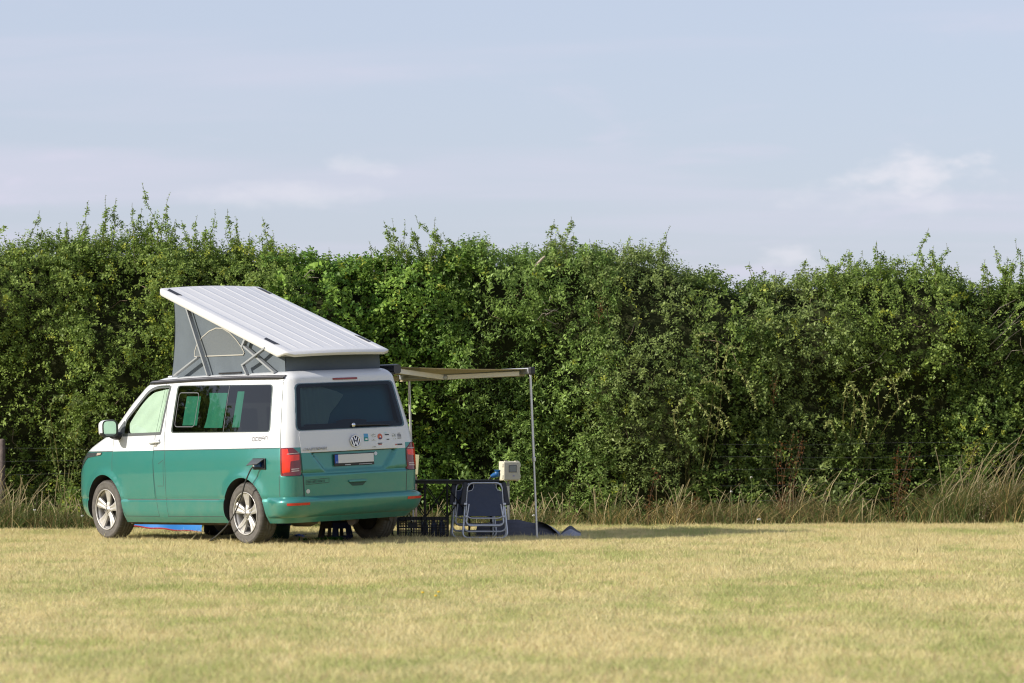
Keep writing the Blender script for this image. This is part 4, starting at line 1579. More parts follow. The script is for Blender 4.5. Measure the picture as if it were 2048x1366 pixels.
def flat(name, c):
    return new_mat(name, c, .5)


def printed(name, c1, c2, scale):
    """a small printed picture: two inks in irregular shapes"""
    m = new_mat(name, c1, .5)
    t = m.node_tree
    n = t.nodes.new('ShaderNodeTexNoise'); n.inputs['Scale'].default_value = scale; n.inputs['Detail'].default_value = 3
    tc = t.nodes.new('ShaderNodeTexCoord'); t.links.new(tc.outputs['Object'], n.inputs['Vector'])
    r = t.nodes.new('ShaderNodeValToRGB'); r.color_ramp.interpolation = 'CONSTANT'
    r.color_ramp.elements[0].color = (*c1, 1); r.color_ramp.elements[1].color = (*c2, 1); r.color_ramp.elements[1].position = .5
    t.links.new(n.outputs[0], r.inputs[0]); t.links.new(r.outputs[0], t.nodes['Principled BSDF'].inputs['Base Color'])
    return m


I_BLUE = flat('sky_blue_ink', (.08, .30, .55)); I_TEAL = flat('teal_ink', (.02, .22, .20)); I_BLK = flat('black_ink', (.03, .03, .04)); I_GREY = printed('grey_ink', (.70, .69, .67), (.33, .35, .33), 60)
I_ORG = flat('orange_ink', (.55, .13, .07)); I_NAVY = flat('navy_ink', (.03, .05, .15)); I_RED = flat('red_ink', (.42, .07, .06)); I_PALE = flat('pale_sticker', (.72, .74, .76))
sticker(-.160, 1.160, .060, .040, I_BLUE)
sticker(-.158, 1.118, .058, .044, I_TEAL)
sticker(-.160, 1.118, .030, .018, I_PALE, off=.0095)
sticker(-.262, 1.158, .062, .040, I_GREY)
sticker(-.262, 1.108, .060, .014, I_GREY)
sticker(0, 0, 0, 0, I_ORG, poly=disc(-.352, 1.140, .034))
sticker(-.352, 1.120, .040, .016, I_NAVY, off=.0095)
sticker(-.355, 1.138, .014, .016, I_PALE, off=.0095)
sticker(-.452, 1.158, .060, .012, I_BLK)
sticker(-.460, 1.105, .036, .010, I_BLK)
sticker(-.435, 1.180, .034, .016, flat('pale_blue_ink', (.45, .62, .68)))
sticker(-.550, 1.150, .052, .034, I_GREY)
sticker(-.560, 1.108, .044, .008, I_GREY)
for k_ in range(5):
    sticker(-.628, 1.112 + k_ * .014, .056 - (k_ > 3) * .02, .006, I_BLK)
sticker(-.342, 1.066, .062, .010, I_BLK); sticker(-.342, 1.052, .048, .008, I_RED)
sticker(-.258, 1.030, .060, .012, I_GREY)
sticker(-.622, 1.043, .072, .016, I_BLK); sticker(-.568, 1.043, .022, .014, I_RED)
sticker(0, 0, 0, 0, flat('pale_round_sticker', (.60, .66, .76)), poly=disc(-.298, .955, .022), off=-.028)
sticker(0, 0, 0, 0, flat('round_white_sticker', (.60, .62, .60)), poly=disc(.640, .578, .024))
# framed dark outline sticker with illegible bars at lower left
os_ = MB()
ribbon(os_, [(.665, .700), (.375, .712), (.375, .664), (.665, .652)], .006, map_rear, .0085, 0, True)
rg = random.Random(4)
y_ = .652
while y_ > .43:
    ribbon(os_, [(y_, .662 + (.665 - y_) * .041), (y_, .690 + (.665 - y_) * .041)], .006, map_rear, .0085, 0)
    if rg.random() < .6:
        ribbon(os_, [(y_, (.688 if rg.random() < .5 else .664) + (.665 - y_) * .041), (y_ - .012, (.688 if rg.random() < .5 else .664) + (.665 - y_) * .041)], .005, map_rear, .0085, 0)
    y_ -= .0155
part(os_, 'sticker', flat('dark_outline_ink', (.02, .07, .06)), tail)

# tailgate handle, high brake light
hx = rear_at(0, .645, .006)
hd = MB().box((hx - .010, 0, .665), (.022, .240, .024), 0, None, .006)
hd.add([(hx - .002, .118, .653), (hx - .002, -.118, .653), (hx - .002, -.07, .612), (hx - .002, .07, .612)], [[0, 1, 2, 3]], 1)  # face below the grip, its shade put into a darker green
part(hd, 'handle', [M_GREEN, new_mat('handle_painted_shade', (.02, .07, .055), .6)], tail)
part(patch(round_poly([(.165, 1.812), (-.165, 1.812), (-.165, 1.790), (.165, 1.790)], .01, 3), map_rear, .008, .05, .02, .01), 'brake_light', new_mat('brake_lens', (.22, .022, .015), .25, coat=.5))

# tail lamps round the corners
for s_ in (1, -1):
    mp = lambda u, v, o, s=s_: map_corner(u, v, o, s)
    a0 = math.atan2(.883 - .40, -.700 + .30); a1 = math.atan2(.712 - .40, -.828 + .30)
    da = a1 - a0
    A = lambda t: a0 + da * t
    hs = patch(round_poly([(A(0), 1.066), (A(.66), 1.063), (A(1), .990), (A(1.0), .757), (A(0), .757)], .02, 3), mp, .010, .04, .06, .022)
    lamp = part(hs, 'tail_lamp', M_RED2)
    part(patch(round_poly([(A(.10), 1.050), (A(.40), 1.055), (A(.46), .985), (A(.95), .985), (A(.95), .925), (A(.52), .915), (A(.47), .785), (A(.10), .785)], .012, 3), mp, .0125, .03, .04, .004), 'lens', M_RED, lamp)
    b = MB()
    ribbon(b, [(A(.36), .996), (A(.95), 1.003)], .008, mp, .0140, 0, False, .02)
    ribbon(b, [(A(.55), .828), (A(.92), .832)], .012, mp, .0128, 0, False, .02)
    ribbon(b, [(A(.55), .806), (A(.92), .810)], .012, mp, .0128, 0, False, .02)
    part(b, 'reflector', new_mat('lamp_clear_strip', (.50, .40, .38), .25, coat=.4), lamp)

# rear bumper, wrapped round from arch to arch
BP = [(.285, -.06), (.300, .010), (.335, .050), (.385, .064), (.43, .070), (.462, .072), (.486, .066), (.505, .046), (.520, .016), (.532, -.02)]
tt = np.concatenate([np.linspace(-.392, -.66, 12), []])
bo = MB()
angs = np.linspace(math.atan2(.86, -.392 - .6), 2 * math.pi - math.atan2(.86, -.392 - .6), 110)
cb_, sb_ = np.cos(angs), np.sin(angs)
rows = []
for z, e in BP:
    zq = min(max(z, .31), .50)
    r = bisect(lambda q: body_f(.6 + q * cb_, q * sb_, zq), np.zeros_like(angs), np.full_like(angs, 3.0))
    X, Y = .6 + r * cb_, r * sb_
    k_ = np.clip((-.42 - X) / .34, 0, 1); k_ = k_ * k_ * (3 - 2 * k_)
    ee = .004 + (e - .004) * k_ if e > 0 else np.full_like(X, e)
    T = np.stack([np.gradient(X), np.gradient(Y)], -1); T /= np.linalg.norm(T, axis=1, keepdims=True)
    Nn_ = np.stack([T[:, 1], -T[:, 0]], -1)
    sg = np.sign(Nn_[len(X) // 2, 0]) * -1
    X = X + sg * Nn_[:, 0] * ee; Y = Y + sg * Nn_[:, 1] * ee
    rows.append(np.stack([X, Y, np.full_like(X, z)], -1))
na = len(angs)
bo.add(np.concatenate(rows), [[i * na + k, i * na + k + 1, (i + 1) * na + k + 1, (i + 1) * na + k] for i in range(len(BP) - 1) for k in range(na - 1)], 0, True)
bumper = part(bo, 'rear_bumper', M_GREEN)
BROW = np.array(rows[5])
for s_ in (1, -1):
    rb = MB()
    sel = [i for i in range(na) if (.655 < s_ * BROW[i, 1] < .915) and BROW[i, 0] < -.70]
    for zz, d_ in ((.436, 0), (.462, 0)):
        pass
    P1 = np.array([rows[4][i] for i in sel]) + (-.003, s_ * .002, 0); P2 = np.array([rows[5][i] for i in sel]) + (-.003, s_ * .002, -.004)
    k = len(sel)
    rb.add(np.concatenate([P1, P2]), [[i, i + 1, k + i + 1, k + i] for i in range(k - 1)], 0, True)
    part(rb, 'reflector', M_REFL, bumper)

# headlamp edge, front mirror-black grille side, windscreen
hl = patch(round_poly([(3.04, 1.056), (3.07, 1.022), (3.40, .995), (3.50, .93), (3.62, .86), (3.66, .93), (3.56, 1.056)], .012, 3), map_side, .006, .05, .04, .012)
part(hl, 'headlamp', new_mat('headlamp_glass', (.05, .06, .07), .08, coat=1.0))
hl = patch(round_poly([(3.06, 1.050), (3.075, 1.030), (3.17, 1.020), (3.16, 1.050)], .006, 3), map_side, .0085, .05, .04, .01)
part(hl, 'indicator', new_mat('clear_lens', (.45, .36, .30), .15, coat=.6))


def map_front(u, v, off):
    u, v = np.asarray(u, float), np.asarray(v, float)
    x = bisect(lambda q: body_f(q, u, v), np.full_like(u, 1.5), np.full_like(u, 4.3)) + off
    return np.stack([x, u, v], -1)


part(patch(round_poly([(.64, 1.80), (-.64, 1.80), (-.74, 1.32), (.74, 1.32)], .06, 4), map_front, .004, .08, .05, .01), 'windscreen', new_mat('windscreen_glass', (.02, .03, .03), .03, coat=1.0))
part(patch(round_poly([(.62, 1.00), (-.62, 1.00), (-.66, .84), (.66, .84)], .03, 4), map_front, .006, .08, .05, .01), 'grille', M_DARK)
for s_ in (-1,):
    part(patch(round_poly([(1.525, 1.80), (-.43, 1.765), (-.495, 1.243), (1.535, 1.262)], .05, 5), lambda u, v, o: map_side(u, v, o, -1), .003, .1, .1, .008), 'side_window', new_mat('far_side_glass', (.02, .03, .03), .03, coat=1.0))
    part(patch(DOOR_WIN, lambda u, v, o: map_side(u, v, o, -1), .003, .1, .1, .008), 'door_window', bpy.data.materials['far_side_glass'])

# quarter triangle, wing mirror
part(patch([(2.56, 1.262), (2.78, 1.262), (2.60, 1.42)], map_side, .006, .05, .05, .01), 'mirror_base', new_mat('grey_trim', (.09, .10, .11), .5))
mir = MB()


def rsq(cx_, cy_, cz_, hw, hh, x, n=28, p=4.0):
    return [(x, cy_ + hw * math.copysign(abs(math.cos(t)) ** (2 / p), math.cos(t)), cz_ + hh * math.copysign(abs(math.sin(t)) ** (2 / p), math.sin(t))) for t in np.linspace(0, 2 * math.pi, n + 1)[:-1]]


MX, MY, MZ = 2.56, 1.085, 1.335
rings = [(0.0, 1.0), (.02, 1.04), (.06, 1.03), (.10, .92), (.135, .70), (.15, .40)]
mv = []
for dx, k in rings:
    mv += rsq(0, MY, MZ, .108 * k, .098 * k, MX + dx)
n_ = 28
mf = [[i * n_ + k, i * n_ + (k + 1) % n_, (i + 1) * n_ + (k + 1) % n_, (i + 1) * n_ + k] for i in range(len(rings) - 1) for k in range(n_)]
mir.add(mv, mf, 0, True)
mir.add(mv[-n_:], [list(range(n_))], 0)
for i, f_ in enumerate(mir.f):
    zc = np.mean([mir.v[q][2] for q in f_])
    if zc < MZ - .055: mir.m[i] = 1
mir.add(rsq(0, MY, MZ, .108, .098, MX), [list(range(n_))], 1)
mir.tube([(MX + .07, MY - .06, MZ - .085), (MX + .10, .97, MZ - .10), (MX + .10, .90, MZ - .09)], [.035, .035, .05], 8, 1)
mirror = part(mir, 'wing_mirror', [M_WHITE, M_DARK])
mg = MB()
mg.add(rsq(0, MY + .006, MZ + .002, .084, .084, MX - .003), [list(range(n_))], 0)
part(mg, 'mirror_glass', M_MIRROR, mirror)

# black rail along the roof edge and the white gutter strip above
rl = MB()
rp = [(x, float(y_surf(np.array([x]), np.array([z]))[0]) + .014, z) for x, z in zip(np.linspace(2.25, -.60, 30), 1.838 + .018 * np.sin(np.linspace(.2, math.pi, 30)) - .004)]
rl.tube(rp, .017, 6, 0)
rl.tube([(p[0], p[1] - .026, p[2] + .022) for p in rp], .010, 6, 0)
part(rl, 'roof_rail', M_DARK)
part(MB().tube([(p[0], p[1] - .010, p[2] + .017) for p in rp], .006, 6), 'gutter', new_mat('rail_slot', (.20, .20, .22), .5))
# right side rail too
part(MB().tube([(p[0], -p[1], p[2]) for p in rp], .017, 6), 'roof_rail', M_DARK)

# shore power socket
so = MB()
sy = float(y_surf(np.array([-.33]), np.array([.895]))[0])
so.box((-.335, sy + .002, .895), (.250, .016, .125), 0, None, .006)
so.box((-.335, sy + .012, .895), (.205, .006, .095), 1)
so.add([(-.225, sy + .014, .950), (-.445, sy + .014, .950), (-.435, sy + .095, .900), (-.215, sy + .095, .885),
        (-.225, sy + .010, .944), (-.445, sy + .010, .944), (-.435, sy + .091, .894), (-.215, sy + .091, .879)],
       [[0, 1, 2, 3], [4, 5, 6, 7], [0, 1, 5, 4], [1, 2, 6, 5], [2, 3, 7, 6], [3, 0, 4, 7]], 2)
part(so, 'power_socket', [M_DARK, flat('socket_well', (.008, .016, .05)), new_mat('socket_flap', (.06, .06, .065), .35)])

# underbody
ub = MB()
ub.box((1.55, 0, .255), (2.2, 1.62, .10), 0, None, .02)
ub.box((-.52, 0, .30), (.36, 1.30, .06), 0, None, .02)
ub.box((1.55, .80, .262), (2.1, .10, .075), 0, None, .01)
ub.box((1.55, -.80, .262), (2.1, .10, .075), 0, None, .01)
ub.tube([(-.02, .75, .32), (-.02, -.75, .28)], .05, 8, 1)
ub.tube([(-.25, .42, .25), (-.52, .42, .25), (-.66, .42, .24)], [.075, .075, .03], 10, 1)
ub.tube([(-.45, -.42, .30), (-.55, -.55, .24), (-.68, -.58, .22)], [.03, .04, .035], 8, 1)
ub.tube([(-.1, -.3, .26), (-.4, -.28, .22), (-.66, -.05, .215)], [.04, .05, .05], 8, 1)
ub.box((3.2, 0, .28), (.9, 1.2, .1), 0)
part(ub, 'underbody', [M_UNDER, M_BRAKE])

# wheels


def wheel(x, y, z, s, rot):
    """s: +1 outer side towards +y"""
    w = MB()
    w.lathe([(.001, -.02), (.16, -.02), (.16, .01), (.001, .02)], (0, 0, 0), 'y', 28, 0)
    w.lathe([(.001, -.10), (.22, -.10), (.22, -.04), (.001, -.04)], (0, 0, 0), 'y', 24, 1)
    wo = w.build('wheel', [M_BRAKE, M_INNER], van)
    wo.location = (x, y, z)
    wo.rotation_euler = (0, 0, 0 if s > 0 else math.pi)
    ty = MB()
    prof = [(.236, -.095), (.25, -.108), (.285, -.116), (.315, -.113), (.333, -.101), (.3435, -.082), (.3455, -.045), (.341, -.043), (.341, -.036), (.346, -.034), (.346, -.003), (.341, -.001), (.341, .006), (.346, .008), (.346, .036), (.341, .038), (.341, .045),
            (.3455, .047), (.3435, .082), (.333, .101), (.315, .113), (.312, .1145), (.309, .1125), (.285, .116), (.262, .113), (.25, .108), (.236, .095), (.225, .09), (.225, -.09)]
    ty.lathe(prof, (0, 0, 0), 'y', 64, 0, True)
    # tread blocks on both shoulders
    for k in range(56):
        a = 2 * math.pi * k / 56
        for sy_ in (1, -1):
            c, sn = math.cos(a), math.sin(a)
            P0 = []
            for da_, (r_, h_) in ((-.026, (.3475, .050)), (.026, (.3475, .050)), (.030, (.3465, .084)), (-.022, (.3465, .084)), ):
                P0.append(((r_) * math.cos(a + da_), sy_ * h_, r_ * math.sin(a + da_)))
            for da_ in (.032, -.020):
                r_, h_ = .337, .1015
                P0.append((r_ * math.cos(a + da_), sy_ * h_, r_ * math.sin(a + da_)))
            ty.add(P0, [[0, 1, 2, 3], [3, 2, 4, 5]], 1)
    ty.build('tyre', [M_TYRE, new_mat('tyre_tread', (.085, .075, .064), .9) if 'tyre_tread' not in bpy.data.materials else bpy.data.materials['tyre_tread']], wo, recalc=False)
    rm = MB()
    rm.lathe([(.228, .104), (.236, .108), (.238, .100), (.232, .088), (.222, .080), (.212, .060), (.205, .0), (.20, -.09)], (0, 0, 0), 'y', 48, 0)
    rm.lathe([(.236, .094), (.2405, .109), (.236, .113), (.229, .109), (.226, .098)], (0, 0, 0), 'y', 48, 0)
    for k in range(5):
        a = rot + 2 * math.pi * k / 5
        ca_, sa_ = math.cos(a), math.sin(a)

        def Q(r, t, h):
            return (r * ca_ - t * sa_, h, r * sa_ + t * ca_)
        # each spoke: a broad bar with a shallow groove between two faces
        sec = [(.045, .030, .084), (.09, .034, .078), (.15, .047, .083), (.20, .061, .091), (.229, .070, .098)]
        V_, F_ = [], []
        for r_, hw_, h_ in sec:
            V_ += [Q(r_, -hw_, h_ - .030), Q(r_, -hw_, h_ - .004), Q(r_, -hw_ * .55, h_ + .004), Q(r_, 0, h_ - .003), Q(r_, hw_ * .55, h_ + .004), Q(r_, hw_, h_ - .004), Q(r_, hw_, h_ - .030)]
        for i in range(len(sec) - 1):
            for j in range(6):
                F_.append([i * 7 + j, i * 7 + j + 1, (i + 1) * 7 + j + 1, (i + 1) * 7 + j])
        rm.add(V_, F_, 0)
        rm.lathe([(.001, .086), (.009, .086), (.009, .076), (.012, .070)], (Q(.062, .036, 0)[0], 0, Q(.062, .036, 0)[2]), 'y', 8, 1)
    rm.lathe([(.001, .094), (.030, .092), (.036, .086), (.052, .080), (.056, .05)], (0, 0, 0), 'y', 24, 0)
    rm.lathe([(.001, .097), (.022, .095), (.024, .092)], (0, 0, 0), 'y', 20, 1)
    rm.build('rim', [M_RIM, new_mat('wheel_bolt', (.35, .34, .33), .35, metal=.8) if 'wheel_bolt' not in bpy.data.materials else bpy.data.materials['wheel_bolt']], wo)
    return wo


wheel(0, .812, .345, 1, 1.57)
wheel(3.0, .812, .382, 1, 1.57 + .10)
wheel(0, -.812, .300, -1, .3)
wheel(3.0, -.812, .345, -1, .5)

# ------------------------------------------------------------------ pop up roof
PU0 = Vector((-.62, 0, 2.105)); PU1 = Vector((2.02, 0, 2.945))
pu = (PU1 - PU0).normalized(); PLEN = (PU1 - PU0).length
pn = Vector((-pu.z, 0, pu.x))
HWR = .735
us = np.unique(np.concatenate([np.linspace(0, .14, 9), np.linspace(.14, PLEN - .14, 40), np.linspace(PLEN - .14, PLEN, 9)]))
ribs = np.linspace(-.47, .47, 7)
ribs = ribs - (ribs[1] - ribs[0]) * 0
vs_ = np.unique(np.round(np.concatenate([np.linspace(-1, -.86, 9), np.linspace(.86, 1, 9), np.linspace(-.86, .86, 40)] + [np.array([r_ - .016, r_ - .009, r_ + .009, r_ + .016]) / HWR for r_ in ribs] + [[-.80, -.785, -.77, .77, .785, .80]]), 5))


def ss(a, b, x):
    t = np.clip((x - a) / (b - a), 0, 1)
    return t * t * (3 - 2 * t)


UU, VV = np.meshgrid(us, vs_, indexing='ij')
rc = .13
du = np.minimum(UU, PLEN - UU)
hw = np.where(du < rc, HWR - rc + np.sqrt(np.maximum(rc ** 2 - (rc - du) ** 2, 0)), HWR)
hw = hw * (1 - .02 * UU / PLEN)
Yp = VV * hw
Up = UU - .05 * (1 - (Yp / HWR) ** 2) * (1 - UU / PLEN) ** 2
edge = np.minimum(np.minimum(HWR - np.abs(Yp), UU + .02), PLEN - UU + .02)
Hh = .030 * (1 - (Yp / HWR) ** 2) - .050 * (1 - np.clip(edge / .075, 0, 1)) ** 2.2
rec = ss(.600, .575, np.abs(Yp)) * ss(.05, .09, UU) * ss(PLEN - .02, PLEN - .05, UU)
Hh = Hh - .008 * rec
for r_ in ribs:
    Hh = Hh + .003 * ss(.016, .009, np.abs(Yp - r_)) * ss(.16, .19, UU) * ss(PLEN - .03, PLEN - .08, UU)
pv = []
for i in range(UU.shape[0]):
    for j in range(UU.shape[1]):
        p = PU0 + pu * float(Up[i, j]) + pn * float(Hh[i, j])
        pv.append((p.x, float(Yp[i, j]), p.z))
nU, nV = UU.shape
pr = MB()
pr.add(pv, [[i * nV + j, i * nV + j + 1, (i + 1) * nV + j + 1, (i + 1) * nV + j] for i in range(nU - 1) for j in range(nV - 1)], 0, True)
# rim and underside
bi = [0 * nV + j for j in range(nV)] + [i * nV + nV - 1 for i in range(1, nU)] + [(nU - 1) * nV + j for j in range(nV - 2, -1, -1)] + [i * nV for i in range(nU - 2, 0, -1)]
rim1 = [Vector(pv[k]) for k in bi]
rim2 = [p - pn * .030 for p in rim1]
ctr = PU0 + pu * PLEN / 2 - pn * .05
rim3 = [p - pn * .012 + (ctr - p) * .035 for p in rim2]
k = len(bi)
pr.add(rim1 + rim2 + rim3, [[i, (i + 1) % k, k + (i + 1) % k, k + i] for i in range(k)], 0, True)
pr.f += [[len(pr.v) - 3 * k + k + i, len(pr.v) - 3 * k + k + (i + 1) % k, len(pr.v) - k + (i + 1) % k, len(pr.v) - k + i] for i in range(k)]
pr.m += [1] * k; pr.s += [True] * k
pr.add(rim3, [list(range(k))], 1)
roof = part(pr, 'pop_up_roof', [M_ROOFW, new_mat('roof_underside', (.20, .205, .21), .8)])
# black inserts on the two edge rails
for s_ in (1, -1):
    for u0, u1 in ((.30, .58), (PLEN - .38, PLEN - .10)):
        v_ = MB()
        pts = [(u0, .600), (u1, .600), (u1 - .04, .655), (u0 + .02, .655)]
        P0 = [PU0 + pu * u + pn * (.030 * (1 - (y / HWR) ** 2) + .004 - (.002 if y > .6 else .0)) for u, y in pts]
        top = [(p.x, s_ * y, p.z) for p, (u, y) in zip(P0, pts)]
        bot = [(p.x - pn.x * .02, s_ * y, p.z - pn.z * .02) for p, (u, y) in zip(P0, pts)]
        v_.add(top + bot, [[0, 1, 2, 3], [0, 1, 5, 4], [1, 2, 6, 5], [2, 3, 7, 6], [3, 0, 4, 7]])
        part(v_, 'rail_insert', M_DARK, roof)


def under(x, d=.045):
    """height of the underside of the raised roof at x"""
    return PU0.z + (x - PU0.x) * pu.z / pu.x - d / pu.x


# canvas walls
cv = MB()
CY = .635
xr_, xfb, xft = -.485, 1.895, 1.775
nx_, nz_ = 60, 16
for s_ in (1, -1):
    V_ = []
    for i in range(nx_ + 1):
        for j in range(nz_ + 1):
            t = j / nz_
            q = i / nx_
            xb = xr_ + (xfb - xr_) * q
            xt = xr_ + (xft - xr_) * q
            x = xb + (xt - xb) * t + .05 * math.sin(math.pi * t) * q * -1
            z = 1.86 + (under(x) - 1.86) * t
            bow = .030 * math.sin(math.pi * t) * math.sin(math.pi * min(1, q * 1.3 + .02)) * (.3 + q)
            wr = .010 * (float(vnoise(x * 3.2 + z * 2, z * 1.5 - x * .5, 7)) - .5) * math.sin(math.pi * t)
            V_.append((x, s_ * (CY - bow + wr), z))
    m_ = nz_ + 1
    cv.add(V_, [[i * m_ + j, i * m_ + j + 1, (i + 1) * m_ + j + 1, (i + 1) * m_ + j] for i in range(nx_) for j in range(nz_)], 0, True)
for (xb, xt, bw) in ((xr_, xr_, .012), (xfb, xft, -.02)):
    V_ = []
    for i in range(31):
        for j in range(13):
            t = j / 12; y = CY - 2 * CY * i / 30
            x = xb + (xt - xb) * t - bw * math.sin(math.pi * t) + (-.05 * math.sin(math.pi * t) if xb > 1 else 0)
            x += (.006 * (float(vnoise(y * 5, t * 3, 9)) - .5) * math.sin(math.pi * t))
            V_.append((x, y, 1.86 + (under(x) - 1.86) * t))
    cv.add(V_, [[i * 13 + j, i * 13 + j + 1, (i + 1) * 13 + j + 1, (i + 1) * 13 + j] for i in range(30) for j in range(12)], 0, True)
canvas = part(cv, 'tent_canvas', M_CANVAS)
WIN = [(1.365, 2.125), (1.355, 2.19), (1.30, 2.27), (1.19, 2.345), (1.05, 2.405), (.90, 2.435), (.76, 2.425), (.62, 2.37), (.50, 2.29), (.40, 2.20), (.35, 2.14), (.375, 2.115)]


def tentmap(u, v, o):
    u, v = np.asarray(u, float), np.asarray(v, float)
    zt = np.array([under(float(q)) for q in u.ravel()]).reshape(u.shape)
    t = np.clip((v - 1.86) / (zt - 1.86), 0, 1)
    q = (u - xr_) / (xfb - xr_)
    bow = .030 * np.sin(np.pi * t) * np.sin(np.pi * np.minimum(1, q * 1.3 + .02)) * (.3 + q)
    return np.stack([u, CY - bow + o + .004, v], -1)


part(patch(WIN, tentmap, .003, .06, .05, 0), 'tent_window', M_MESH, canvas)
pp = MB()
ribbon(pp, WIN, .013, tentmap, .007, 0, True)
part(pp, 'piping', M_PIPING, canvas)
# struts
YS = .69
st1 = MB()
st1.bar((1.415, YS, under(1.415)), (1.005, YS, 1.90), .022, .050, 0, up=(0, 1, 0))
part(st1, 'roof_strut', M_STRUT)
st2 = MB()
st2.bar((1.16, YS + .03, 2.115), (1.69, YS + .03, 1.915), .018, .045, 0, up=(0, 1, 0))
part(st2, 'roof_strut', M_STRUT)
st3 = MB()
st3.bar((.175, YS, under(.175)), (.27, YS, 2.20), .03, .055, 0, up=(0, 1, 0))
st3.bar((.27, YS, 2.225), (-.36, YS, 1.895), .022, .042, 0, up=(0, 1, 0))
part(st3, 'roof_strut', M_STRUT)
st4 = MB()
st4.bar((-.245, YS + .03, under(-.245)), (.245, YS + .03, 1.995), .018, .042, 0, up=(0, 1, 0))
st4.bar((.245, YS + .03, 2.01), (.155, YS + .03, 1.89), .020, .040, 0, up=(0, 1, 0))
part(st4, 'roof_strut', M_STRUT)
part(MB().box((.55, YS, 1.915), (.46, .03, .022), 0, None, .005), 'roof_latch', M_DARK)
# far side struts
part(MB().bar((1.415, -YS, under(1.415)), (1.005, -YS, 1.90), .022, .050, 0, up=(0, 1, 0)), 'roof_strut', M_STRUT)
part(MB().bar((.175, -YS, under(.175)), (-.36, -YS, 1.895), .022, .042, 0, up=(0, 1, 0)), 'roof_strut', M_STRUT)
# roof fairing nose in front of the canvas
part(MB().bar((1.93, -.60, 1.905), (1.93, .60, 1.905), .22, .03, 0, up=(0, 0, 1), bev=.012), 'roof_fairing', M_WHITE)

# ------------------------------------------------------------------ awning (bolted to the van)
AX0, AX1 = -.45, 2.15
AYC, AYL = -.93, -2.70
aw = MB()
zc0, zl0 = 1.915, 1.812
nA_, nB_ = 14, 10
V_ = []
for i in range(nA_ + 1):
    for j in range(nB_ + 1):
        s_, t = i / nA_, j / nB_
        x = (AX0 + .03) + (AX1 - AX0 - .06) * s_ - .10 * t
        V_.append((x, AYC + (AYL - AYC) * t, zc0 + (zl0 + .025 - zc0) * t - .012 * math.sin(math.pi * t) - .012 * math.sin(math.pi * s_)))
m_ = nB_ + 1
top = V_
bot = [(p[0], p[1], p[2] - .004) for p in V_]
aw.add(top, [[i * m_ + j, i * m_ + j + 1, (i + 1) * m_ + j + 1, (i + 1) * m_ + j] for i in range(nA_) for j in range(nB_)], 0, True)
aw.add(bot, [[i * m_ + j, i * m_ + j + 1, (i + 1) * m_ + j + 1, (i + 1) * m_ + j] for i in range(nA_) for j in range(nB_)], 0, True)
aw.add([(AX0 - .02, AYL, zl0 + .01), (AX1 - .1, AYL, zl0 + .01), (AX1 - .1, AYL - .01, zl0 - .06), (AX0 - .02, AYL - .01, zl0 - .06)], [[0, 1, 2, 3]], 0)
awning = part(aw, 'awning', new_mat('tan_awning_cloth', (.53, .46, .30), .85, trans=.35), label='tan awning stretched out on two thin legs')
cs = MB()
prof = [(.055 * math.copysign(abs(math.cos(t)) ** .6, math.cos(t)), .058 * math.copysign(abs(math.sin(t)) ** .6, math.sin(t))) for t in np.linspace(0, 2 * math.pi, 21)[:-1]]
V_ = [(x, -.885 + a, 1.888 + b) for x in (AX0 - .03, AX0, AX1, AX1 + .03) for a, b in prof]
V_ = [((p[0]), -.885 + (p[1] + .885) * (1.0 if AX0 - .01 < p[0] < AX1 + .01 else .9), 1.888 + (p[2] - 1.888) * (1.0 if AX0 - .01 < p[0] < AX1 + .01 else .9)) for p in V_]
cs.add(V_, [[i * 20 + j, i * 20 + (j + 1) % 20, (i + 1) * 20 + (j + 1) % 20, (i + 1) * 20 + j] for i in range(3) for j in range(20)], 0, True)
cs.add(V_[:20], [list(range(20))], 0); cs.add(V_[-20:], [list(range(20))], 0)
part(cs, 'awning_case', new_mat('black_case', (.022, .022, .026), .3, coat=.3), awning)
ld = MB().bar((AX0 - .12, AYL - .02, zl0), (AX1 - .10, AYL - .02, zl0), .05, .075, 0, bev=.012)
ld.box((AX0 - .13, AYL - .02, zl0), (.05, .075, .09), 1, None, .015)
ld.box((AX1 - .09, AYL - .02, zl0), (.05, .075, .09), 1, None, .015)
part(ld, 'lead_rail', [new_mat('rail_aluminium', (.40, .41, .43), .4, metal=.5), M_DARK], awning)
M_ARM = new_mat('white_arm', (.68, .65, .58), .45)
ar = MB()
ar.bar((AX0 + .05, AYC - .02, 1.865), (AX0 + .28, -1.76, 1.775), .028, .058, 0, bev=.006)
ar.bar((AX0 + .28, -1.76, 1.775), (AX0 + .02, AYL + .05, zl0 - .025), .028, .054, 0, bev=.006)
ar.lathe([(.001, -.03), (.030, -.03), (.030, .03), (.001, .03)], (AX0 + .28, -1.76, 1.775), 'x', 14, 1)
part(ar, 'arm', [M_ARM, M_STRUT], awning)
ar = MB()
ar.bar((AX1 - .15, AYC - .02, 1.865), (AX1 - .36, -1.76, 1.775), .028, .058, 0, bev=.006)
ar.bar((AX1 - .36, -1.76, 1.790), (AX1 - .15, AYL + .05, zl0 - .02), .028, .062, 0, bev=.006)
part(ar, 'arm', [M_ARM, M_STRUT], awning)
VMI = VM.inverted()


def leg(xt, foot, r=.015):
    f_ = VMI @ Vector(foot)
    a = Vector((xt, AYL - .02, zl0 - .03))
    m_ = a.lerp(f_, .52)
    b = MB().tube([a, m_], r, 10, 0)
    b.tube([m_, f_], r * .80, 10, 0)
    b.lathe([(.001, 0), (.028, 0), (.024, .014), (.012, .02)], f_, 'z', 12, 1)
    b.box(m_, (.04, .035, .05), 0, None, .006)
    return part(b, 'leg', [new_mat('leg_aluminium', (.62, .62, .62), .35, metal=.55) if 'leg_aluminium' not in bpy.data.materials else bpy.data.materials['leg_aluminium'], M_STRUT], awning)


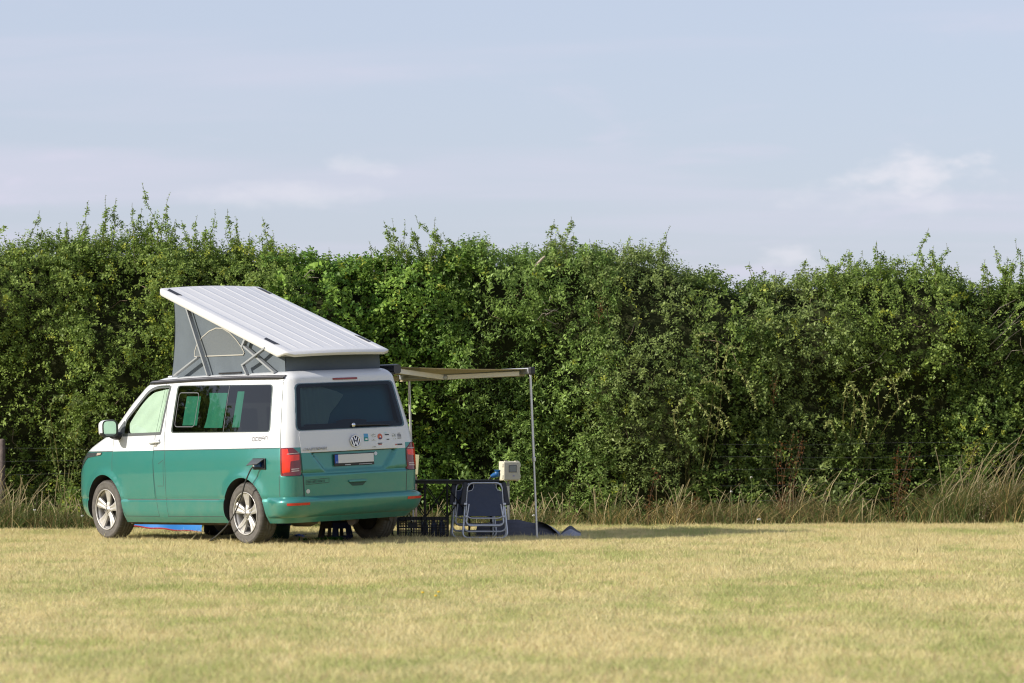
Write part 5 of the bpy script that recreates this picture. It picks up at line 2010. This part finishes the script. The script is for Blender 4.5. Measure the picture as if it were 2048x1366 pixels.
leg(AX0 - .10, (.29, 41.69, float(gz(.29, 41.69))))
lx, lyy = (828 - 1024) / FPX * 43.72, 43.72
leg(AX1 - .28, (lx, lyy, float(gz(lx, lyy))))

# ------------------------------------------------------------------ shore power cable from the van socket
def smooth_path(pts, n=60):
    P = np.array(pts, float)
    t = np.linspace(0, 1, len(P)); tt = np.linspace(0, 1, n)
    S = np.stack([np.interp(tt, t, P[:, c]) for c in range(3)], -1)
    for _ in range(6):
        S[1:-1] = (S[:-2] + 2 * S[1:-1] + S[2:]) / 4
    return [tuple(p) for p in S]


cp = [VW(-.345, .985, .888), VW(-.30, 1.01, .855), VW(-.24, 1.02, .775), VW(-.18, 1.03, .68), VW(-.125, 1.03, .57), VW(-.03, 1.03, .434), VW(.08, 1.03, .318), VW(.215, 1.03, .213), VW(.38, 1.03, .125), VW(.51, 1.03, .068), VW(.66, 1.00, .035)]
g2 = [(-3.35, 42.2), (-2.6, 43.2), (-1.6, 44.2), (-.5, 44.6)]
cp += [Vector((x, y, float(gz(x, y)) + .02)) for x, y in g2]
cable = link('power_cable', None)
bpy.data.objects.remove(cable)
cable = MB().tube(smooth_path(cp, 90), .0085, 8).build('power_cable', new_mat('black_cable', (.030, .030, .032), .5))
tag(cable, 'black power cable hanging from the van socket across the rear wheel to the grass', 'cable')
pl = MB()
pl.tube([VW(-.40, .945, .890), VW(-.36, .965, .890), VW(-.335, .995, .884)], [.030, .030, .020], 10, 0)
pl.tube([VW(-.345, .985, .888), VW(-.325, .998, .876)], [.021, .016], 10, 1)
pl.build('plug', [new_mat('blue_plug', (.012, .06, .22), .5), new_mat('white_plug_ring', (.62, .62, .62), .5)], cable)

# ------------------------------------------------------------------ hook-up meter on a post
mx, my = -.035, 44.5
mz = float(gz(mx, my))
meter = empty('meter_box', (mx, my, mz), 'cream electric meter box on a thin post behind the folded chairs', 'meter box')
M_CREAM = new_mat('cream_plastic', (.60, .57, .45), .5, var=.06, scale=12)
R_ = Matrix.Rotation(math.radians(24), 3, 'Z')
zb = .781 - mz
b = MB().box((0, 0, zb), (.232, .13, .238), 0, R_, .014)
b.box(R_ @ Vector((0, -.075, 0)) + Vector((0, 0, zb)), (.222, .03, .226), 0, R_, .010)
for s_ in (1, -1):
    for q in (-.07, .07):
        b.box(R_ @ Vector((s_ * .115, -.06, 0)) + Vector((0, 0, zb + q)), (.018, .035, .045), 0, R_, .006)
        b.box(R_ @ Vector((q, -.06, 0)) + Vector((0, 0, zb + s_ * .117)), (.045, .035, .016), 0, R_, .006)
b.build('housing', M_CREAM, meter)
b = MB().box(R_ @ Vector((.008, -.092, 0)) + Vector((0, 0, zb + .028)), (.105, .006, .090), 0, R_)
b.box(R_ @ Vector((.008, -.0955, 0)) + Vector((0, 0, zb + .028)), (.088, .003, .074), 1, R_)
b.build('display_window', [new_mat('display_frame', (.12, .12, .12), .5), new_mat('display_glass', (.20, .23, .25), .12, coat=.6)], meter)
b = MB().box(R_ @ Vector((.02, -.0925, 0)) + Vector((0, 0, zb - .060)), (.024, .002, .020), 0, R_)
b.build('label', new_mat('lilac_label', (.40, .38, .50), .6), meter)
MB().box((-.012, .05, zb / 2 - .12), (.036, .036, zb + .1), 0, None, .004).build('post', new_mat('galvanised_post', (.30, .31, .31), .5, metal=.4, var=.15, scale=9), meter)
b = MB()
b.lathe([(.001, -.03), (.038, -.03), (.040, .0), (.036, .02), (.001, .02)], (-.145, -.01, zb - .035), 'x', 14, 0)
b.tube([(-.13, -.01, zb - .035), (-.19, -.02, zb - .058), (-.225, -.03, zb - .070)], [.036, .032, .020], 10, 0)
b.box((-.150, -.02, zb + .008), (.07, .05, .012), 0)
b.build('socket_plug', new_mat('blue_socket', (.010, .10, .30), .45), meter)
b = MB().tube([(-.222, -.03, zb - .069), (-.25, -.035, zb - .10), (-.24, -.04, zb - .35), (-.2, -.05, .02)], [.012, .008, .008, .008], 8)
b.build('cable', bpy.data.materials['black_cable'], meter)

# ------------------------------------------------------------------ folded recliner chairs
M_NAVY = new_mat('navy_fabric', (.062, .078, .130), .85, var=.06, scale=30, bump=.15, bscale=200)
M_ALU = new_mat('chair_aluminium', (.55, .57, .62), .35, metal=.55)
M_ARMREST = new_mat('black_armrest', (.022, .024, .032), .5)


def round_loop(hw, z0, z1, r, y0, y1, n=6):
    """rounded rectangle of tube; y runs with the height"""
    pts = []
    for (cx_, cz_, a0) in ((hw - r, z1 - r, 0), (-hw + r, z1 - r, 90), (-hw + r, z0 + r, 180), (hw - r, z0 + r, 270)):
        for t in np.linspace(a0, a0 + 90, n):
            z = cz_ + r * math.sin(math.radians(t))
            pts.append((cx_ + r * math.cos(math.radians(t)), y0 + (y1 - y0) * (z - z0) / (z1 - z0), z))
    return pts


def chair(loc, rz, label, lean):
    r = empty('folding_chair', loc, label, 'folding chair', 'folded reclining chairs leaning on the table', rz)
    r.rotation_euler = (math.radians(-lean), 0, rz)
    # backrest tube, tapering towards the top
    loop = round_loop(.222, .235, .645, .075, -.035, -.028)
    loop = [(p[0] * (1 - .10 * (p[2] - .235) / .41), p[1], p[2]) for p in loop]
    MB().tube(loop, .0105, 8, closed=True).build('back_frame', M_ALU, r)
    # fabric of the backrest with its cut corners
    V_, F_ = [], []
    nu, nv = 14, 16
    for j in range(nv + 1):
        t = j / nv
        z = .262 + (.632 - .262) * t
        hw_ = .212 * (1 - .10 * t)
        if z > .548:
            k = min(1, (z - .548) / .084)
            hw_ = hw_ - (.078 * math.sin(k * math.pi / 2) ** .7)
        for i in range(nu + 1):
            s_ = -1 + 2 * i / nu
            V_.append((s_ * hw_, -.045 + .012 * (1 - s_ * s_) * math.sin(math.pi * t), z))
    m_ = nu + 1
    F_ = [[j * m_ + i, j * m_ + i + 1, (j + 1) * m_ + i + 1, (j + 1) * m_ + i] for j in range(nv) for i in range(nu)]
    b = MB().add(V_, F_, 0, True)
    b.add([(p[0], p[1] + .006, p[2]) for p in V_], F_, 0, True)
    b.build('backrest', M_NAVY, r)
    b = MB()
    for s_ in (1, -1):
        arc = [(s_ * (.198 - .068 * math.cos(t) - .002), -.047, .548 + .082 * math.sin(t)) for t in np.linspace(math.pi * .5, 0, 8)]
        b.tube([(s_ * .130, -.047, .632), (s_ * .132, -.047, .59), (s_ * .150, -.047, .558), (s_ * .196, -.047, .548)], .005, 6)
    b.build('fabric_edge', new_mat('pale_edging', (.45, .47, .54), .7) if 'pale_edging' not in bpy.data.materials else bpy.data.materials['pale_edging'], r)
    # seat frame and fabric behind, leg hoops
    MB().tube(round_loop(.232, .165, .640, .07, .025, .045), .0105, 8, closed=True).build('seat_frame', M_ALU, r)
    V2 = [(p[0] * 1.02, .035 + .0 * p[2], p[2] * 1.0) for p in V_]
    MB().add(V2, F_, 0, True).build('seat', M_NAVY, r)
    for (hw_, zb_, zt_, yb, yt, rr, nm_) in ((.258, .008, .46, -.075, -.005, .06, 'leg_hoop'), (.243, .085, .50, .01, .03, .06, 'leg_hoop'), (.215, .150, .40, -.055, -.04, .05, 'leg_hoop'), (.250, .015, .48, .10, .055, .06, 'leg_hoop')):
        pts = [(hw_ * .86, yt, zt_)]
        for t in np.linspace(0, 90, 6):
            pts.append((hw_ - rr + rr * math.cos(math.radians(t)), yb, zb_ + rr - rr * math.sin(math.radians(t))))
        pts += [(-p[0], p[1], p[2]) for p in pts[::-1]]
        # a slight dip in the middle of the cross bar
        MB().tube(pts, .0105, 8).build(nm_, M_ALU, r)
    for s_ in (1, -1):
        b = MB()
        b.bar((s_ * .262, -.045, .385), (s_ * .222, -.02, .650), .055, .030, 0, up=(0, 1, 0), bev=.010)
        b.build('armrest', M_ARMREST, r)
        MB().box((s_ * .225, -.058, .400), (.040, .022, .028), 0, None, .006).build('hinge', M_ALU, r)
        MB().box((s_ * .215, -.058, .255), (.03, .022, .03), 0, None, .006).build('hinge', M_ALU, r)
    return r


def gp(x, y):
    return (x, y, float(gz(x, y)))


chair(gp(-.315, 41.72), math.radians(3), 'front navy folded recliner chair with silver tube frame', 4)
chair(gp(-.450, 41.98), math.radians(9), 'rear navy folded recliner chair, half hidden behind the other', 3)

# ------------------------------------------------------------------ roll top camping table with lattice legs
tb = empty('camping_table', gp(-.66, 42.25), 'black roll top camping table with crossed lattice legs', 'table')
M_BLK = new_mat('black_metal', (.012, .012, .014), .45)
tz = .668
for i in range(9):
    MB().box((0, -.34 + .085 * i, tz), (1.02, .078, .018), 0, None, .004).build('slat', M_BLK, tb)
b = MB()
for y in (-.34, .34):
    b.bar((-.50, y, tz - .022), (.50, y, tz - .022), .022, .022, 0)
b.build('table_frame', M_BLK, tb)
fx = [-.355, -.095, .165, .42]
for y in (-.33, .33):
    for x in fx if y < 0 else [x_ - .01 for x_ in fx]:
        MB().tube([(x, y, -.01), (x, y, tz - .02)], .0115, 8).build('leg', M_BLK, tb)
    for xa, xb in zip([fx[0] - .26] + fx[:-1], fx):
        for za, zb_ in ((tz - .05, .24), (.24, tz - .05)):
            MB().tube([(xa, y - .012, za), (xb, y - .012, zb_)], .0065, 6).build('brace', M_BLK, tb)
for x in fx[::3]:
    for za, zb_ in ((tz - .05, .24), (.24, tz - .05)):
        MB().tube([(x, -.33, za), (x, .33, zb_)], .0065, 6).build('brace', M_BLK, tb)

# ------------------------------------------------------------------ crate under the table with its bottles
cr = empty('crate', gp(-1.04, 42.08), 'black latticed plastic crate under the camping table', 'crate')
M_CR = new_mat('black_plastic', (.012, .013, .018), .5)
CW, CD, CH = .58, .36, .245


def lattice(name, w, axis, yo):
    b = MB()
    bx = lambda cx_, cz_, sx, sz: b.box((cx_, yo, cz_) if axis == 'x' else (yo, cx_, cz_), (sx, .012, sz) if axis == 'x' else (.012, sx, sz))
    for z, t in ((.012, .024), (.062, .006), (.092, .006), (.122, .012), (.152, .006), (.182, .006), (.228, .034)):
        bx(0, z, w, t)
    n = int(w / .030)
    for i in range(n + 1):
        x = -w / 2 + w * i / n
        bx(x, CH / 2, .020 if i in (0, n // 2, n) else .007, CH - .004)
    b.box((-.115 if axis == 'x' else yo, yo - .001 if axis == 'x' else 0, .15), (.10, .014, .05) if axis == 'x' else (.014, .1, .05))
    return b.build(name, M_CR, cr)


lattice('side_panel', CW, 'x', -CD / 2)
lattice('side_panel', CW, 'x', CD / 2)
lattice('end_panel', CD - .02, 'y', -CW / 2 + .006)
lattice('end_panel', CD - .02, 'y', CW / 2 - .006)
MB().box((0, 0, .008), (CW - .02, CD - .02, .012)).build('base', M_CR, cr)
M_BOT = glass_mat('bottle_plastic', (.75, .82, .86))
k = 0
for x, y, lab, h_ in ((-.165, -.06, 'clear water bottle whose neck rises above the crate rim', .305), (.02, -.07, 'dark blue bottle inside the left half of the crate', .21), (.13, -.05, 'dark blue bottle inside the crate, right of its middle', .20), (.22, -.08, 'dark bottle at the right end inside the crate', .21)):
    q = Matrix.Translation(Vector(cr.location)) @ Vector((x, y, .016))
    bt = empty('bottle', q, lab, 'bottle')
    MB().lathe([(.001, 0), (.040, 0), (.042, .01), (.042, h_ * .62), (.030, h_ * .78), (.014, h_ * .86), (.014, h_ * .92), (.001, h_ * .92)], (0, 0, 0), 'z', 16).build('bottle_body', M_BOT if k == 0 else new_mat('blue_bottle', (.03, .045, .11), .3, coat=.4) if k == 1 else bpy.data.materials['blue_bottle'], bt)
    MB().lathe([(.001, h_ * .92), (.017, h_ * .92), (.017, h_), (.001, h_)], (0, 0, 0), 'z', 12).build('cap', new_mat('bottle_cap', (.05, .05, .06), .5) if k == 0 else bpy.data.materials['bottle_cap'], bt)
    k += 1

# low black frame between the wheel and the crate
lf = empty('folding_stand', gp(-1.385, 42.2), 'low black metal folding stand between rear wheel and crate', 'stand')
for y in (-.1, .1):
    MB().tube([(-.015, y, .215), (-.015, y, .03), (.06, y, .008), (.12, y, .008)], .010, 6).build('leg', M_BLK, lf)
    MB().tube([(-.05, y, .135), (.0, y, .008)], .008, 6).build('brace', M_BLK, lf)
MB().box((.05, 0, .205), (.20, .24, .022), 0, None, .006).build('top', M_BLK, lf)

# ------------------------------------------------------------------ step stool, bucket, tarpaulin, bag
st = empty('step_stool', gp(-2.02, 41.25), 'folding plastic step stool standing on the grass under the van tail', 'step stool', None, math.radians(38))
M_ST1 = new_mat('black_stool_plastic', (.016, .016, .020), .5)
M_ST2 = new_mat('blue_stool_plastic', (.022, .035, .10), .5)
H_ = .225
MB().box((0, 0, H_ - .012), (.27, .23, .024), 0, None, .008).build('top', M_ST1, st)


def leg_panel(ax, sgn, mat):
    """a splayed panel with a square hole"""
    b = MB()
    w0, w1 = (.245, .300) if ax == 'x' else (.215, .265)
    d0, d1 = (.115, .145) if ax == 'x' else (.13, .165)

    def P(s_, z):
        t = 1 - z / (H_ - .02)
        w = (w0 + (w1 - w0) * t) / 2 * s_
        d = sgn * (d0 + (d1 - d0) * t)
        return (w, d, z) if ax == 'x' else (d, w, z)
    g = [(-1, -.45), (.45, 1), (-.45, .45), (-.45, .45)]
    zz = [(0, H_ - .02), (0, H_ - .02), (0, .055), (.135, H_ - .02)]
    for (a, c), (za, zb_) in zip(g, zz):
        q = [P(a, za), P(c, za), P(c, zb_), P(a, zb_)]
        i_ = [(p[0] * .94, p[1] * .94, p[2]) for p in q]
        b.add(q + i_, [[0, 1, 2, 3], [4, 5, 6, 7], [0, 1, 5, 4], [1, 2, 6, 5], [2, 3, 7, 6], [3, 0, 4, 7]])
    return b.build('leg_panel', mat, st)


leg_panel('x', -1, M_ST2); leg_panel('x', 1, M_ST1); leg_panel('y', -1, M_ST1); leg_panel('y', 1, M_ST1)

bk = empty('bucket', gp(-2.70, 41.72), 'dark green bucket with a blue rim behind the van rear wheel', 'bucket')
MB().lathe([(.001, 0), (.115, 0), (.135, .17), (.136, .175), (.130, .175), (.112, .012), (.001, .012)], (0, 0, 0), 'z', 28).build('bucket_body', new_mat('dark_green_plastic', (.012, .055, .035), .5), bk)
MB().lathe([(.130, .178), (.146, .172), (.150, .190), (.144, .222), (.138, .225), (.130, .205)], (0, 0, 0), 'z', 28).build('rim', new_mat('navy_rim', (.03, .04, .10), .5), bk)
MB().tube([(.148 * math.cos(t), .148 * math.sin(t), .20 - .09 * math.sin(t / 1.0) * 0) for t in np.linspace(.2, math.pi - .2, 14)], .005, 6).build('handle', M_STRUT, bk)
tc_ = empty('blue_peg_bag', gp(-2.50, 42.3), 'small bright blue scrap of fabric on the grass beside the green bucket', 'cloth')
V_ = []
for i in range(7):
    for j in range(5):
        V_.append((-.10 + .2 * i / 6, -.08 + .16 * j / 4, .012 + .045 * math.sin(i / 6 * math.pi) * (.5 + .5 * math.sin(j * 1.7 + i)) ))
MB().add(V_, [[i * 5 + j, i * 5 + j + 1, (i + 1) * 5 + j + 1, (i + 1) * 5 + j] for i in range(6) for j in range(4)], 0, True).build('cloth', new_mat('bright_blue_cloth', (.03, .10, .45), .8), tc_)

# blue tarpaulin with a red hem, standing up beyond the van
M_TARP = new_mat('blue_tarpaulin', (.035, .235, .66), .55, var=.12, scale=5, bump=.3, bscale=12)
ta = empty('tarpaulin', (-4.30, 44.65, float(gz(-4.3, 44.65))), 'bright blue tarpaulin with red hem seen under the van between its wheels', 'tarpaulin')
V_ = []
for i in range(25):
    for j in range(9):
        s_, t = i / 24, j / 8
        x = -.435 + .89 * s_ + .02 * t
        zb_ = .095 - .075 * s_
        V_.append((x, -.02 - .06 * s_ + .16 * t + .018 * math.sin(s_ * 9 + t * 3), zb_ + .30 * t + .006 * math.sin(s_ * 17)))
MB().add(V_, [[i * 9 + j, i * 9 + j + 1, (i + 1) * 9 + j + 1, (i + 1) * 9 + j] for i in range(24) for j in range(8)], 0, True).build('sheet', M_TARP, ta)
MB().tube([V_[i * 9] for i in range(25)], .010, 6).build('hem', new_mat('red_hem', (.42, .035, .04), .7), ta)
bg_ = empty('holdall', gp(-3.56, 43.7), 'dark blue and black holdall lying in the shade under the van', 'bag')
b = MB().box((0, 0, .09), (.34, .26, .17), 0, None, .05)
b.build('bag_body', new_mat('dark_holdall', (.020, .022, .030), .85), bg_)
MB().box((.06, -.135, .10), (.16, .02, .10), 0, None, .01).build('pocket', new_mat('blue_pocket', (.025, .06, .16), .8), bg_)
MB().tube([(-.10, -.08, .17), (-.06, -.10, .22), (.06, -.10, .22), (.10, -.08, .17)], .010, 6).build('handle', bpy.data.materials['dark_holdall'], bg_)

# pale board behind the far awning leg
bd = empty('notice_board', gp(-1.205, 45.3), 'narrow pale yellow board standing in the grass behind the far awning leg', 'board')
MB().box((.0, 0, .83), (.062, .02, .25), 0, Matrix.Rotation(math.radians(4), 3, 'Y'), .004).build('board', new_mat('pale_yellow_board', (.52, .50, .30), .7), bd)
MB().box((0, .02, .40), (.025, .02, .86)).build('stake', M_POST, bd)

# ------------------------------------------------------------------ outdoor rug, half rolled back
M_RUG = new_mat('dark_grey_rug', (.100, .103, .125), .9, var=.12, scale=40)
t_ = M_RUG.node_tree
wv = t_.nodes.new('ShaderNodeTexWave'); wv.bands_direction = 'Z'; wv.inputs['Scale'].default_value = 22
tc2 = t_.nodes.new('ShaderNodeTexCoord'); t_.links.new(tc2.outputs['Object'], wv.inputs['Vector'])
bp_ = t_.nodes.new('ShaderNodeBump'); bp_.inputs['Strength'].default_value = .8; bp_.inputs['Distance'].default_value = .01
t_.links.new(wv.outputs[0], bp_.inputs['Height']); t_.links.new(bp_.outputs[0], t_.nodes['Principled BSDF'].inputs['Normal'])
M_RUGB = new_mat('rug_backing', (.30, .31, .36), .9, var=.1, scale=30)
rug = empty('outdoor_rug', gp(.12, 42.45), 'dark ribbed outdoor rug, rumpled and folded over right of the chairs', 'rug')


def rug_sheet(path, y0, y1, name, mat, sag=.02):
    """path: (x, z) cross profile seen from the front; the sheet runs back from y0 to y1"""
    P = np.array(path, float)
    t = np.linspace(0, 1, len(P)); tt = np.linspace(0, 1, 40)
    X = np.interp(tt, t, P[:, 0]); Z = np.interp(tt, t, P[:, 1])
    for _ in range(3):
        X[1:-1] = (X[:-2] + 2 * X[1:-1] + X[2:]) / 4; Z[1:-1] = (Z[:-2] + 2 * Z[1:-1] + Z[2:]) / 4
    NJ = 57
    V_ = []
    for i in range(40):
        for j in range(NJ):
            q = j / (NJ - 1)
            rise = Z[i] * (math.sin(q * math.pi / 2) ** .8)
            V_.append((X[i] + .03 * q, y0 + (y1 - y0) * q + (.005 if j % 2 else -.003), .010 + rise + sag * (float(vnoise(i * .3, q * 4, 3)) - .5) * q + (.005 if j % 2 else -.002)))
    b = MB().add(V_, [[i * NJ + j, i * NJ + j + 1, (i + 1) * NJ + j + 1, (i + 1) * NJ + j] for i in range(39) for j in range(NJ - 1)], 0, False)
    b.add([(p[0], p[1] + .006, p[2] - .010) for p in V_], [[i * NJ + j, i * NJ + j + 1, (i + 1) * NJ + j + 1, (i + 1) * NJ + j] for i in range(39) for j in range(NJ - 1)], 1, True)
    return b.build(name, [mat, M_RUGB], rug)


rug_sheet([(-.55, .13), (-.30, .17), (-.10, .185), (.02, .150), (.10, .140), (.18, .150), (.22, .155), (.29, .125), (.36, .05), (.42, .01)], -.32, .10, 'rumpled_part', M_RUG)
fl = MB()
V_ = []
for i in range(12):
    for j in range(10):
        s_, t = i / 11, j / 9
        a = t * 2.4
        V_.append((.16 + .27 * t + .03 * s_, -.22 + .30 * s_, .012 + .165 * math.cos(t * math.pi / 2) ** .8 * (1 - .15 * s_) + .012))
fl.add(V_, [[i * 10 + j, i * 10 + j + 1, (i + 1) * 10 + j + 1, (i + 1) * 10 + j] for i in range(11) for j in range(9)], 0, True)
fl.build('turned_edge', M_RUGB, rug)
V_ = []
for i in range(14):
    for j in range(10):
        s_, t = i / 13, j / 9
        zz_ = .125 * math.sin(min(1, s_ * 1.25) * math.pi * .62) ** 1.3 * (1 - .65 * max(0, s_ - .55) / .45) * math.sin(t * math.pi * .55)
        V_.append((.42 + .27 * s_, -.30 + .40 * t, .012 + zz_))
b = MB().add(V_, [[i * 10 + j, i * 10 + j + 1, (i + 1) * 10 + j + 1, (i + 1) * 10 + j] for i in range(13) for j in range(9)], 0, True)
for i_, f_ in enumerate(b.f):
    if np.mean([b.v[q][1] for q in f_]) < -.14: b.m[i_] = 1
b.build('folded_corner', [M_RUG, M_RUGB], rug)

# green weeds in the lawn by the stool
for (x, y, lab, seed) in ((-2.05, 40.95, 'bright green weed tuft in front of the step stool', 701), (-2.22, 40.98, 'smaller green weed tuft left of the step stool', 702)):
    RNG = np.random.default_rng(seed)
    n = 160 if seed == 701 else 70
    O = np.stack([RNG.normal(0, .07, n), RNG.normal(0, .05, n), np.full(n, 0.0)], -1)
    D = np.stack([RNG.normal(0, .6, n), RNG.normal(0, .6, n), np.ones(n)], -1)
    sz = RNG.uniform(.03, .07, n)
    V, F, C = leaf_mesh(O, D, RNG.normal(0, 1, (n, 3)), sz, sz * .35, A3([.06, .22, .03]) * RNG.uniform(.7, 1.4, (n, 1)))
    o = link('weed', fast_mesh('weed', V, F, M_LEAF, C))
    o.location = gp(x, y)
    tag(o, lab, 'weed')
